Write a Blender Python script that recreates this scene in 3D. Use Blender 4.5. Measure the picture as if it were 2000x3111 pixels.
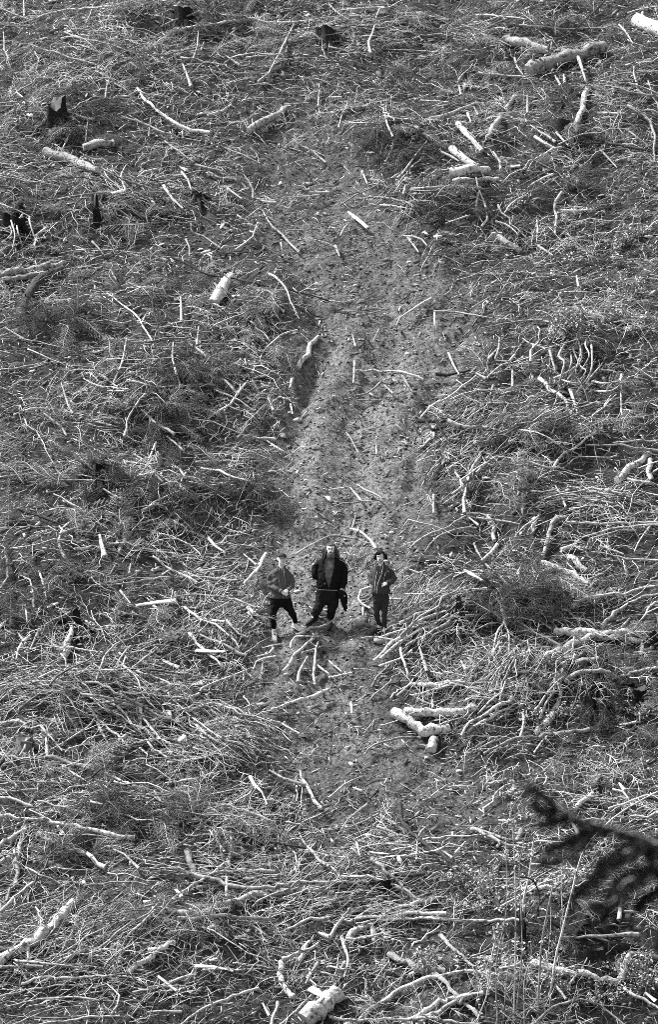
import bpy, math, random
import numpy as np
from mathutils import Vector, Matrix

for o in list(bpy.data.objects):
    bpy.data.objects.remove(o)
scene = bpy.context.scene
COL = scene.collection
RS = np.random.RandomState(11)
random.seed(11)

# ------------------------------------------------------------------ camera, sky, sun, exposure
SLOPE = math.radians(35.0)
TAN = math.tan(SLOPE)
DIST = 75.0                       # camera to the three people
FPX = 10875.0                     # focal length in photo pixels (2000 x 3111)
PW, PH = 2000.0, 3111.0
LOOK = math.radians(4.0)          # how far the camera looks down on the people
PITCH = -(LOOK - math.atan((1900 - PH / 2) / FPX))
CAM = np.array([0.0, -DIST * math.cos(LOOK), DIST * math.sin(LOOK)])

cam_data = bpy.data.cameras.new('camera')
cam = bpy.data.objects.new('camera', cam_data)
COL.objects.link(cam)
cam.location = CAM
cam.rotation_euler = (math.pi / 2 + PITCH, 0, 0)
cam_data.sensor_fit = 'VERTICAL'
cam_data.sensor_height = 36.0
cam_data.lens = 36.0 * FPX / PH
cam_data.clip_start = 0.5
cam_data.clip_end = 3000
cam_data.dof.use_dof = True
cam_data.dof.focus_distance = 75.5
cam_data.dof.aperture_fstop = 4.2
scene.camera = cam

SUN_EL, SUN_AZ = math.radians(52), math.radians(-74)     # azimuth from +y (uphill), negative = left
sun_dir = Vector((math.sin(SUN_AZ) * math.cos(SUN_EL), math.cos(SUN_AZ) * math.cos(SUN_EL), math.sin(SUN_EL)))
world = bpy.data.worlds.new('World')
scene.world = world
world.use_nodes = True
wn = world.node_tree
sky_tex = wn.nodes.new('ShaderNodeTexSky')
sky_tex.sky_type = 'NISHITA'
sky_tex.sun_disc = False
sky_tex.sun_elevation = SUN_EL
sky_tex.sun_rotation = SUN_AZ
bw = wn.nodes.new('ShaderNodeRGBToBW')                    # black and white film
wn.links.new(sky_tex.outputs[0], bw.inputs[0])
wn.links.new(bw.outputs[0], wn.nodes['Background'].inputs[0])
wn.nodes['Background'].inputs[1].default_value = 0.05

sun_data = bpy.data.lights.new('sun', 'SUN')
sun_data.energy = 1.5
sun_data.angle = math.radians(10)
sun = bpy.data.objects.new('sun', sun_data)
COL.objects.link(sun)
sun.rotation_euler = sun_dir.to_track_quat('Z', 'Y').to_euler()
sun.location = (-20, -20, 40)

vs = scene.view_settings
vs.view_transform = 'Standard'
vs.look = 'None'
vs.exposure = 2.8
vs.gamma = 1.0
vs.use_curve_mapping = False
scene.render.engine = 'CYCLES'
scene.cycles.use_denoising = False          # keep the crisp grain of the litter
scene.cycles.filter_width = 0.85
scene.cycles.max_bounces = 4
scene.cycles.diffuse_bounces = 1

# ------------------------------------------------------------------ small helpers
def snoise(x, y, seed=0):
    """smooth value noise in -1..1"""
    x = np.asarray(x, float); y = np.asarray(y, float)
    xi = np.floor(x); yi = np.floor(y)
    fx = x - xi; fy = y - yi
    fx = fx * fx * (3 - 2 * fx); fy = fy * fy * (3 - 2 * fy)
    def h(a, b):
        v = np.sin(a * 127.1 + b * 311.7 + seed * 74.7) * 43758.5453
        return (v - np.floor(v)) * 2 - 1
    return ((h(xi, yi) * (1 - fx) + h(xi + 1, yi) * fx) * (1 - fy)
            + (h(xi, yi + 1) * (1 - fx) + h(xi + 1, yi + 1) * fx) * fy)

CP, SP = math.cos(PITCH), math.sin(PITCH)
FWD = np.array([0, CP, SP]); UPV = np.array([0, -SP, CP])

def project(x, y, z):
    dx, dy, dz = x - CAM[0], y - CAM[1], z - CAM[2]
    d = dy * CP + dz * SP
    u = -dy * SP + dz * CP
    return PW / 2 + FPX * dx / d, PH / 2 - FPX * u / d, d

def ray(px, py):
    px = np.asarray(px, float); py = np.asarray(py, float)
    a = (px - PW / 2) / FPX; b = -(py - PH / 2) / FPX
    return np.stack([a, CP - b * SP, SP + b * CP], -1)

# the bare skid track: left and right edge by row of the photo (1540 wide scale)
TR_Y = np.array([200, 260, 330, 450, 560, 650, 750, 850, 950, 1050, 1150, 1250, 1350, 1450, 1550, 1650, 1750, 1850, 1950, 2050.])
TR_L = np.array([690, 650, 610, 590, 650, 700, 730, 710, 660, 640, 645, 640, 640, 640, 600, 560, 640, 720, 770, 820.])
TR_R = np.array([740, 780, 830, 880, 960, 1080, 1130, 1080, 1020, 1020, 1010, 990, 960, 940, 900, 900, 1050, 1150, 1080, 960.])
TR_S = np.array([0, .3, .5, .55, .6, .75, .9, 1, 1, 1, 1, 1, 1, 1, .85, .75, .6, .45, .25, 0.])

def base_plane(y):
    """long profile: valley bottom, the felled slope, shoulder of the hill"""
    return np.where(y < -26, -26 * TAN + 0 * y, np.where(y > 70, 70 * TAN + (y - 70) * 0.12, y * TAN))

def track_mask(x, y):
    px, py, d = project(x, y, np.clip(y, -26, 70) * TAN)
    px = px * 0.77; py = py * 0.77
    l = np.interp(py, TR_Y, TR_L); r = np.interp(py, TR_Y, TR_R); s = np.interp(py, TR_Y, TR_S, 0, 0)
    wob = 34 * snoise(x * 1.1, y * 0.9, 5) + 20 * snoise(x * 2.9, y * 2.5, 6)
    e = np.minimum(px - l + wob, r - px + wob)
    return np.clip(e / 85 + 0.5, 0, 1) * s, (px - l) / np.maximum(r - l, 1)

def plane_xy(px, py):
    d = ray(px / .77, py / .77); t = (TAN * CAM[1] - CAM[2]) / (d[2] - TAN * d[1])
    return CAM[0] + d[0] * t, CAM[1] + d[1] * t
# brush heaps that stand up from the slope: place (1540 scale), half width, half depth, height
MOUNDS = [plane_xy(a, b) + (c, d, h) for a, b, c, d, h in
 [(930, 350, .9, .6, .32), (400, 880, 1.3, .7, .32), (380, 960, 1.1, .5, .25), (350, 1160, 1.5, .6, .30), (560, 1150, .7, .6, .28), (90, 1340, .8, .7, .35), (1180, 1410, 1.0, .55, .42), (1250, 1010, 1.2, .4, .28),
  (1340, 790, .9, .5, .35), (330, 1900, 1.1, .5, .25), (250, 1640, 2.0, .5, .35), (500, 1760, 1.0, .6, .25), (1250, 1570, 1.3, .5, .3), (1400, 1600, .8, .5, .35), (200, 2240, 1.8, .6, .35), (1030, 1450, .8, .6, .25), (870, 2070, 1.4, .4, .28),
  (140, 270, .9, .8, .3), (200, 480, 1.2, .8, .3), (480, 70, 1.0, .8, .35), (330, 60, 1.0, .8, .3), (1080, 470, .9, .6, .28), (1240, 2180, 1.2, .5, .25), (1200, 1130, 1.2, .6, .25), (620, 760, .8, .6, .25), (120, 760, .9, .7, .3), (1400, 1180, 1.2, .6, .25)]]

def H(x, y):
    """ground that things are laid on"""
    x = np.asarray(x, float); y = np.asarray(y, float)
    z = base_plane(y)
    # the hill the camera stands on, across the valley
    z = np.maximum(z, np.where(y < -40, (-y - 40) * 0.60 - 18.3, -1e9) - np.where(y < -73, (-y - 73) * 0.42, 0))
    z = np.where(y < -30, z + 0.6 * snoise(x * .12, y * .12, 9), z)
    m, v = track_mask(x, y)
    near = np.clip(1.6 - np.abs(y - 8) / 40, 0, 1)
    z = z + near * (0.36 * snoise(x * .34, y * .27, 1) + 0.20 * snoise(x * .9, y * .75, 2)) * (1 - .75 * m)
    for mx, my, rx, ry, hh in MOUNDS:
        z = z + 1.45 * hh * np.exp(-((x - mx) / rx) ** 2 - ((y - my) / ry) ** 2)
    z = z - m * (0.30 + 0.11 * np.cos(v * 4 * math.pi) * np.clip(m * 2 - 1, 0, 1))
    return z

def Hfine(x, y):
    z = H(x, y)
    m, v = track_mask(x, y)
    z = z + 0.055 * snoise(x * 2.6, y * 2.3, 3) + 0.036 * snoise(x * 5.2, y * 6.2, 4) + 0.020 * snoise(x * 13, y * 10.5, 7) * (0.6 + m)
    # clods thrown up by the tracks, a little stepped across the slope
    z = z + m * (0.05 * np.abs(snoise(x * 4.2, y * 8.5, 8)) + 0.045 * np.clip(snoise(x * 7, y * 11, 12), 0, 1))
    return z

def to_ground(px, py, off=0.0, hf=H):
    """photo pixels (2000 wide) to points on the hillside, off metres above the ground"""
    d = ray(px, py)
    off = np.zeros(len(d)) + off
    t = (off - CAM[2] + TAN * CAM[1]) / (d[:, 2] - TAN * d[:, 1])
    for _ in range(7):
        p = CAM + d * t[:, None]
        f = p[:, 2] - hf(p[:, 0], p[:, 1]) - off
        t = t - f / (d[:, 2] - TAN * d[:, 1])
    return CAM + d * t[:, None]

def on_plane(px, py, y):
    d = ray(np.array([px]), np.array([py]))[0]
    return CAM + d * ((y - CAM[1]) / d[1])

def mesh_np(name, verts, tris=None, quads=None, tone=None, smooth=False, mats=(), mat_idx=None):
    """fast mesh from numpy arrays"""
    me = bpy.data.meshes.new(name)
    verts = np.asarray(verts, np.float32).reshape(-1, 3)
    tris = np.zeros((0, 3), np.int32) if tris is None else np.asarray(tris, np.int32).reshape(-1, 3)
    quads = np.zeros((0, 4), np.int32) if quads is None else np.asarray(quads, np.int32).reshape(-1, 4)
    nt, nq = len(tris), len(quads)
    me.vertices.add(len(verts)); me.vertices.foreach_set('co', verts.ravel())
    me.loops.add(nt * 3 + nq * 4)
    me.loops.foreach_set('vertex_index', np.concatenate([tris.ravel(), quads.ravel()]).astype(np.int32))
    me.polygons.add(nt + nq)
    me.polygons.foreach_set('loop_start', np.concatenate([np.arange(nt) * 3, nt * 3 + np.arange(nq) * 4]).astype(np.int32))
    me.polygons.foreach_set('loop_total', np.concatenate([np.full(nt, 3), np.full(nq, 4)]).astype(np.int32))
    if smooth:
        me.polygons.foreach_set('use_smooth', np.ones(nt + nq, bool))
    if mat_idx is not None:
        me.polygons.foreach_set('material_index', np.asarray(mat_idx, np.int32))
    if tone is not None:
        a = me.attributes.new('tone', 'FLOAT', 'POINT')
        a.data.foreach_set('value', np.asarray(tone, np.float32))
    for m in mats:
        me.materials.append(m)
    me.update(calc_edges=True)
    return me

def link(name, me, parent=None, loc=None):
    o = bpy.data.objects.new(name, me)
    COL.objects.link(o)
    if parent is not None:
        o.parent = parent
    if loc is not None:
        o.location = loc
    return o

def tag(o, label=None, cat=None, group=None, kind=None):
    if label: o['label'] = label
    if cat: o['category'] = cat
    if group: o['group'] = group
    if kind: o['kind'] = kind
    return o

def spline(P, n):
    """Catmull-Rom resample of a polyline"""
    P = np.asarray(P, float)
    if len(P) == 2:
        t = np.linspace(0, 1, n)[:, None]
        return P[0] * (1 - t) + P[1] * t
    Q = np.vstack([2 * P[0] - P[1], P, 2 * P[-1] - P[-2]])
    L = np.concatenate([[0], np.cumsum(np.linalg.norm(np.diff(P, axis=0), axis=1))])
    s = np.linspace(0, L[-1] * .99999, n)
    i = np.clip(np.searchsorted(L, s, 'right') - 1, 0, len(P) - 2)
    t = ((s - L[i]) / (L[i + 1] - L[i]))[:, None]
    a, b, c, d = Q[i], Q[i + 1], Q[i + 2], Q[i + 3]
    return 0.5 * (2 * b + (c - a) * t + (2 * a - 5 * b + 4 * c - d) * t ** 2 + (3 * b - 3 * c + d - a) * t ** 3)

def tube(P, R, k=8, rough=0.0, flat=1.0, seed=0, squash_dir=None, weld=False):
    """verts, quads, tris of a closed tapered tube; flat < 1 makes it a slab"""
    P = np.asarray(P, float); n = len(P)
    R = np.zeros(n) + R
    T = np.gradient(P, axis=0); T /= np.linalg.norm(T, axis=1)[:, None] + 1e-9
    ref = np.array([0, 0, 1.]) if squash_dir is None else np.asarray(squash_dir, float)
    if abs(T[0] @ ref) > .95: ref = np.array([1., 0, 0])
    U = np.zeros((n, 3)); u = ref
    for i in range(n):
        u = u - T[i] * (u @ T[i]); u = u / (np.linalg.norm(u) + 1e-9); U[i] = u
    W = np.cross(T, U)
    a = np.arange(k) * 2 * math.pi / k + (math.pi / k)
    rs = np.random.RandomState(seed)
    rad = R[:, None] * (1 + rough * rs.uniform(-1, 1, (n, k)))
    V = P[:, None] + (U[:, None] * (np.cos(a) * flat)[None, :, None] + W[:, None] * np.sin(a)[None, :, None]) * rad[:, :, None]
    V = V.reshape(-1, 3)
    i = np.arange(n - 1)[:, None] * k; j = np.arange(k)[None]; j2 = (j + 1) % k
    Q = np.stack([i + j, i + j2, i + k + j2, i + k + j], -1).reshape(-1, 4)
    jj = np.arange(k); jn = (jj + 1) % k
    if k > 5 and not weld:           # sawn and snapped ends keep a crisp edge: they have their own rim
        c0 = n * k; V = np.vstack([V, V[:k], V[(n - 1) * k:n * k], P[0], P[-1]])
        Tt = np.vstack([np.stack([np.full(k, c0 + 2 * k), c0 + jn, c0 + jj], 1), np.stack([np.full(k, c0 + 2 * k + 1), c0 + k + jj, c0 + k + jn], 1)])
    else:
        c0, c1 = n * k, n * k + 1; V = np.vstack([V, P[0], P[-1]])
        Tt = np.vstack([np.stack([np.full(k, c0), jn, jj], 1), np.stack([np.full(k, c1), (n - 1) * k + jj, (n - 1) * k + jn], 1)])
    return V, Q, Tt

class Bag:
    """collects shapes into one mesh"""
    def __init__(s): s.v = []; s.q = []; s.t = []; s.tone = []; s.mq = []; s.mt = []; s.n = 0
    def add(s, shape, tone=0.5, mat=0):
        v, q, t = shape
        s.v.append(v); s.q.append(np.asarray(q).reshape(-1, 4) + s.n); s.t.append(np.asarray(t).reshape(-1, 3) + s.n)
        s.tone.append(np.zeros(len(v)) + tone); s.mq.append(np.full(len(s.q[-1]), mat)); s.mt.append(np.full(len(s.t[-1]), mat)); s.n += len(v)
        return s
    def mesh(s, name, mats, smooth=True, origin=None):
        v = np.vstack(s.v)
        if origin is not None: v = v - np.asarray(origin)
        return mesh_np(name, v, np.vstack(s.t), np.vstack(s.q), np.concatenate(s.tone), smooth, mats, np.concatenate(s.mt + s.mq))

# ------------------------------------------------------------------ materials (black and white, so greys)
def nodes_of(m):
    m.use_nodes = True
    nt = m.node_tree
    return nt, nt.nodes['Principled BSDF']

def mat_grey(name, lo, hi, scale, rough=0.85, bump=0.0, bump_scale=60, detail=6, stretch=(1, 1, 1), coord='Object', spec=0.25):
    m = bpy.data.materials.new(name)
    nt, b = nodes_of(m)
    tc = nt.nodes.new('ShaderNodeTexCoord'); mp = nt.nodes.new('ShaderNodeMapping')
    mp.inputs['Scale'].default_value = stretch
    nt.links.new(tc.outputs[coord], mp.inputs[0])
    n = nt.nodes.new('ShaderNodeTexNoise'); n.inputs['Scale'].default_value = scale; n.inputs['Detail'].default_value = detail
    nt.links.new(mp.outputs[0], n.inputs[0])
    r = nt.nodes.new('ShaderNodeMapRange')
    r.inputs[1].default_value = 0.3; r.inputs[2].default_value = 0.7; r.inputs[3].default_value = lo; r.inputs[4].default_value = hi
    nt.links.new(n.outputs[0], r.inputs[0]); nt.links.new(r.outputs[0], b.inputs['Base Color'])
    b.inputs['Roughness'].default_value = rough; b.inputs['Specular IOR Level'].default_value = spec
    if bump:
        n2 = nt.nodes.new('ShaderNodeTexNoise'); n2.inputs['Scale'].default_value = bump_scale; n2.inputs['Detail'].default_value = 4
        nt.links.new(mp.outputs[0], n2.inputs[0])
        bm = nt.nodes.new('ShaderNodeBump'); bm.inputs['Strength'].default_value = bump; bm.inputs['Distance'].default_value = 0.02
        nt.links.new(n2.outputs[0], bm.inputs['Height']); nt.links.new(bm.outputs[0], b.inputs['Normal'])
    return m

def mat_tone(name, var=0.35, scale=18, rough=0.8, bump=0.4, spots=0.0, spot_scale=9, translucent=0.0, spec=0.2):
    """colour from the piece's own tone, with grain, and dark patches of bark left on it"""
    m = bpy.data.materials.new(name)
    nt, b = nodes_of(m)
    at = nt.nodes.new('ShaderNodeAttribute'); at.attribute_name = 'tone'
    geo = nt.nodes.new('ShaderNodeNewGeometry')
    n = nt.nodes.new('ShaderNodeTexNoise'); n.inputs['Scale'].default_value = scale; n.inputs['Detail'].default_value = 5
    nt.links.new(geo.outputs['Position'], n.inputs[0])
    r = nt.nodes.new('ShaderNodeMapRange')
    r.inputs[1].default_value = 0.3; r.inputs[2].default_value = 0.7; r.inputs[3].default_value = 1 - var; r.inputs[4].default_value = 1 + var * .5
    nt.links.new(n.outputs[0], r.inputs[0])
    mu = nt.nodes.new('ShaderNodeMath'); mu.operation = 'MULTIPLY'
    nt.links.new(at.outputs['Fac'], mu.inputs[0]); nt.links.new(r.outputs[0], mu.inputs[1])
    out = mu
    if spots:
        n3 = nt.nodes.new('ShaderNodeTexNoise'); n3.inputs['Scale'].default_value = spot_scale; n3.inputs['Detail'].default_value = 7
        n3.inputs['Roughness'].default_value = 0.65
        nt.links.new(geo.outputs['Position'], n3.inputs[0])
        r3 = nt.nodes.new('ShaderNodeMapRange')
        r3.inputs[1].default_value = 0.53; r3.inputs[2].default_value = 0.62; r3.inputs[3].default_value = 1.0; r3.inputs[4].default_value = 1 - spots
        nt.links.new(n3.outputs[0], r3.inputs[0])
        mu2 = nt.nodes.new('ShaderNodeMath'); mu2.operation = 'MULTIPLY'
        nt.links.new(mu.outputs[0], mu2.inputs[0]); nt.links.new(r3.outputs[0], mu2.inputs[1]); out = mu2
    nt.links.new(out.outputs[0], b.inputs['Base Color'])
    b.inputs['Roughness'].default_value = rough; b.inputs['Specular IOR Level'].default_value = spec
    if bump:
        n2 = nt.nodes.new('ShaderNodeTexNoise'); n2.inputs['Scale'].default_value = 55; n2.inputs['Detail'].default_value = 4
        nt.links.new(geo.outputs['Position'], n2.inputs[0])
        bm = nt.nodes.new('ShaderNodeBump'); bm.inputs['Strength'].default_value = bump; bm.inputs['Distance'].default_value = 0.02
        nt.links.new(n2.outputs[0], bm.inputs['Height']); nt.links.new(bm.outputs[0], b.inputs['Normal'])
    return m

M_SOIL = bpy.data.materials.new('soil')
nt, b = nodes_of(M_SOIL)
geo = nt.nodes.new('ShaderNodeNewGeometry')
def _noise(scale, detail=6, rough=.6):
    n = nt.nodes.new('ShaderNodeTexNoise'); n.inputs['Scale'].default_value = scale; n.inputs['Detail'].default_value = detail
    n.inputs['Roughness'].default_value = rough
    nt.links.new(geo.outputs['Position'], n.inputs[0]); return n
def _range(n, a, c, lo, hi):
    r = nt.nodes.new('ShaderNodeMapRange')
    for i, v in zip((1, 2, 3, 4), (a, c, lo, hi)): r.inputs[i].default_value = v
    nt.links.new(n.outputs[0], r.inputs[0]); return r
def _mul(p, q, op='MULTIPLY'):
    mm = nt.nodes.new('ShaderNodeMath'); mm.operation = op
    nt.links.new(p.outputs[0], mm.inputs[0]); nt.links.new(q.outputs[0], mm.inputs[1]); return mm
at_ = nt.nodes.new('ShaderNodeAttribute'); at_.attribute_name = 'tone'
c1 = _range(_noise(0.8, 4), .35, .65, .8, 1.2)
c2 = _range(_noise(13, 9, .75), .38, .64, .035, .36)
c3 = _range(_noise(42, 3), .59, .70, 0.0, 0.36)         # pale crumbs and chips
fin0 = _mul(_mul(c1, c2), c3, 'ADD')
fin = nt.nodes.new('ShaderNodeMath'); fin.operation = 'MULTIPLY'
nt.links.new(fin0.outputs[0], fin.inputs[0]); nt.links.new(at_.outputs['Fac'], fin.inputs[1])
nt.links.new(fin.outputs[0], b.inputs['Base Color'])
b.inputs['Roughness'].default_value = .95; b.inputs['Specular IOR Level'].default_value = .15
bm_ = nt.nodes.new('ShaderNodeBump'); bm_.inputs['Strength'].default_value = .9; bm_.inputs['Distance'].default_value = .05
nt.links.new(_noise(24, 8, .7).outputs[0], bm_.inputs['Height']); nt.links.new(bm_.outputs[0], b.inputs['Normal'])

M_WOOD = mat_tone('weathered_wood', .45, 24, spots=.8, spot_scale=11)
M_LOG = mat_tone('log_bark', .45, 22, bump=1.0, spots=.8, spot_scale=9)
M_CUT = mat_tone('sawn_wood', .22, 40, bump=.3)
M_DARKBARK = mat_tone('dark_bark', .6, 16, bump=1.0, rough=1, spec=.02)
M_TWIG = mat_tone('twig', .3, 9, bump=0)
M_NEEDLE = mat_tone('needles', .4, 5, bump=0, rough=.7)
M_LEAF = mat_tone('leaf', .35, 8, bump=0, rough=.55, spec=.4)
M_CLOD = mat_tone('clod', .4, 25, bump=.6, rough=.95)
# ------------------------------------------------------------------ ground
def graded(lo, hi, step, far_lo, far_hi, grow=1.35):
    a = list(np.arange(lo, hi + step / 2, step))
    s = step
    up = []; v = a[-1]
    while v < far_hi: s = min(s * grow, 60); v += s; up.append(v)
    s = step; dn = []; v = a[0]
    while v > far_lo: s = min(s * grow, 60); v -= s; dn.append(v)
    return np.array(dn[::-1] + a + up)
gx = graded(-13, 13, .06, -600, 600)
gy = graded(-12.5, 29.5, .062, -700, 800)
GX, GY = np.meshgrid(gx, gy)
GZ = Hfine(GX, GY)
nx, ny = len(gx), len(gy)
ii = (np.arange(ny - 1)[:, None] * nx + np.arange(nx - 1)[None]).ravel()
ground = link('ground', mesh_np('ground', np.stack([GX, GY, GZ], -1).reshape(-1, 3), None,
              np.stack([ii, ii + 1, ii + nx + 1, ii + nx], -1), tone=(.25 + .42 * track_mask(GX, GY)[0]).ravel(), smooth=True, mats=[M_SOIL]))
tag(ground, 'steep felled hillside of dark crumbly soil with a churned track', kind='structure')
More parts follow.
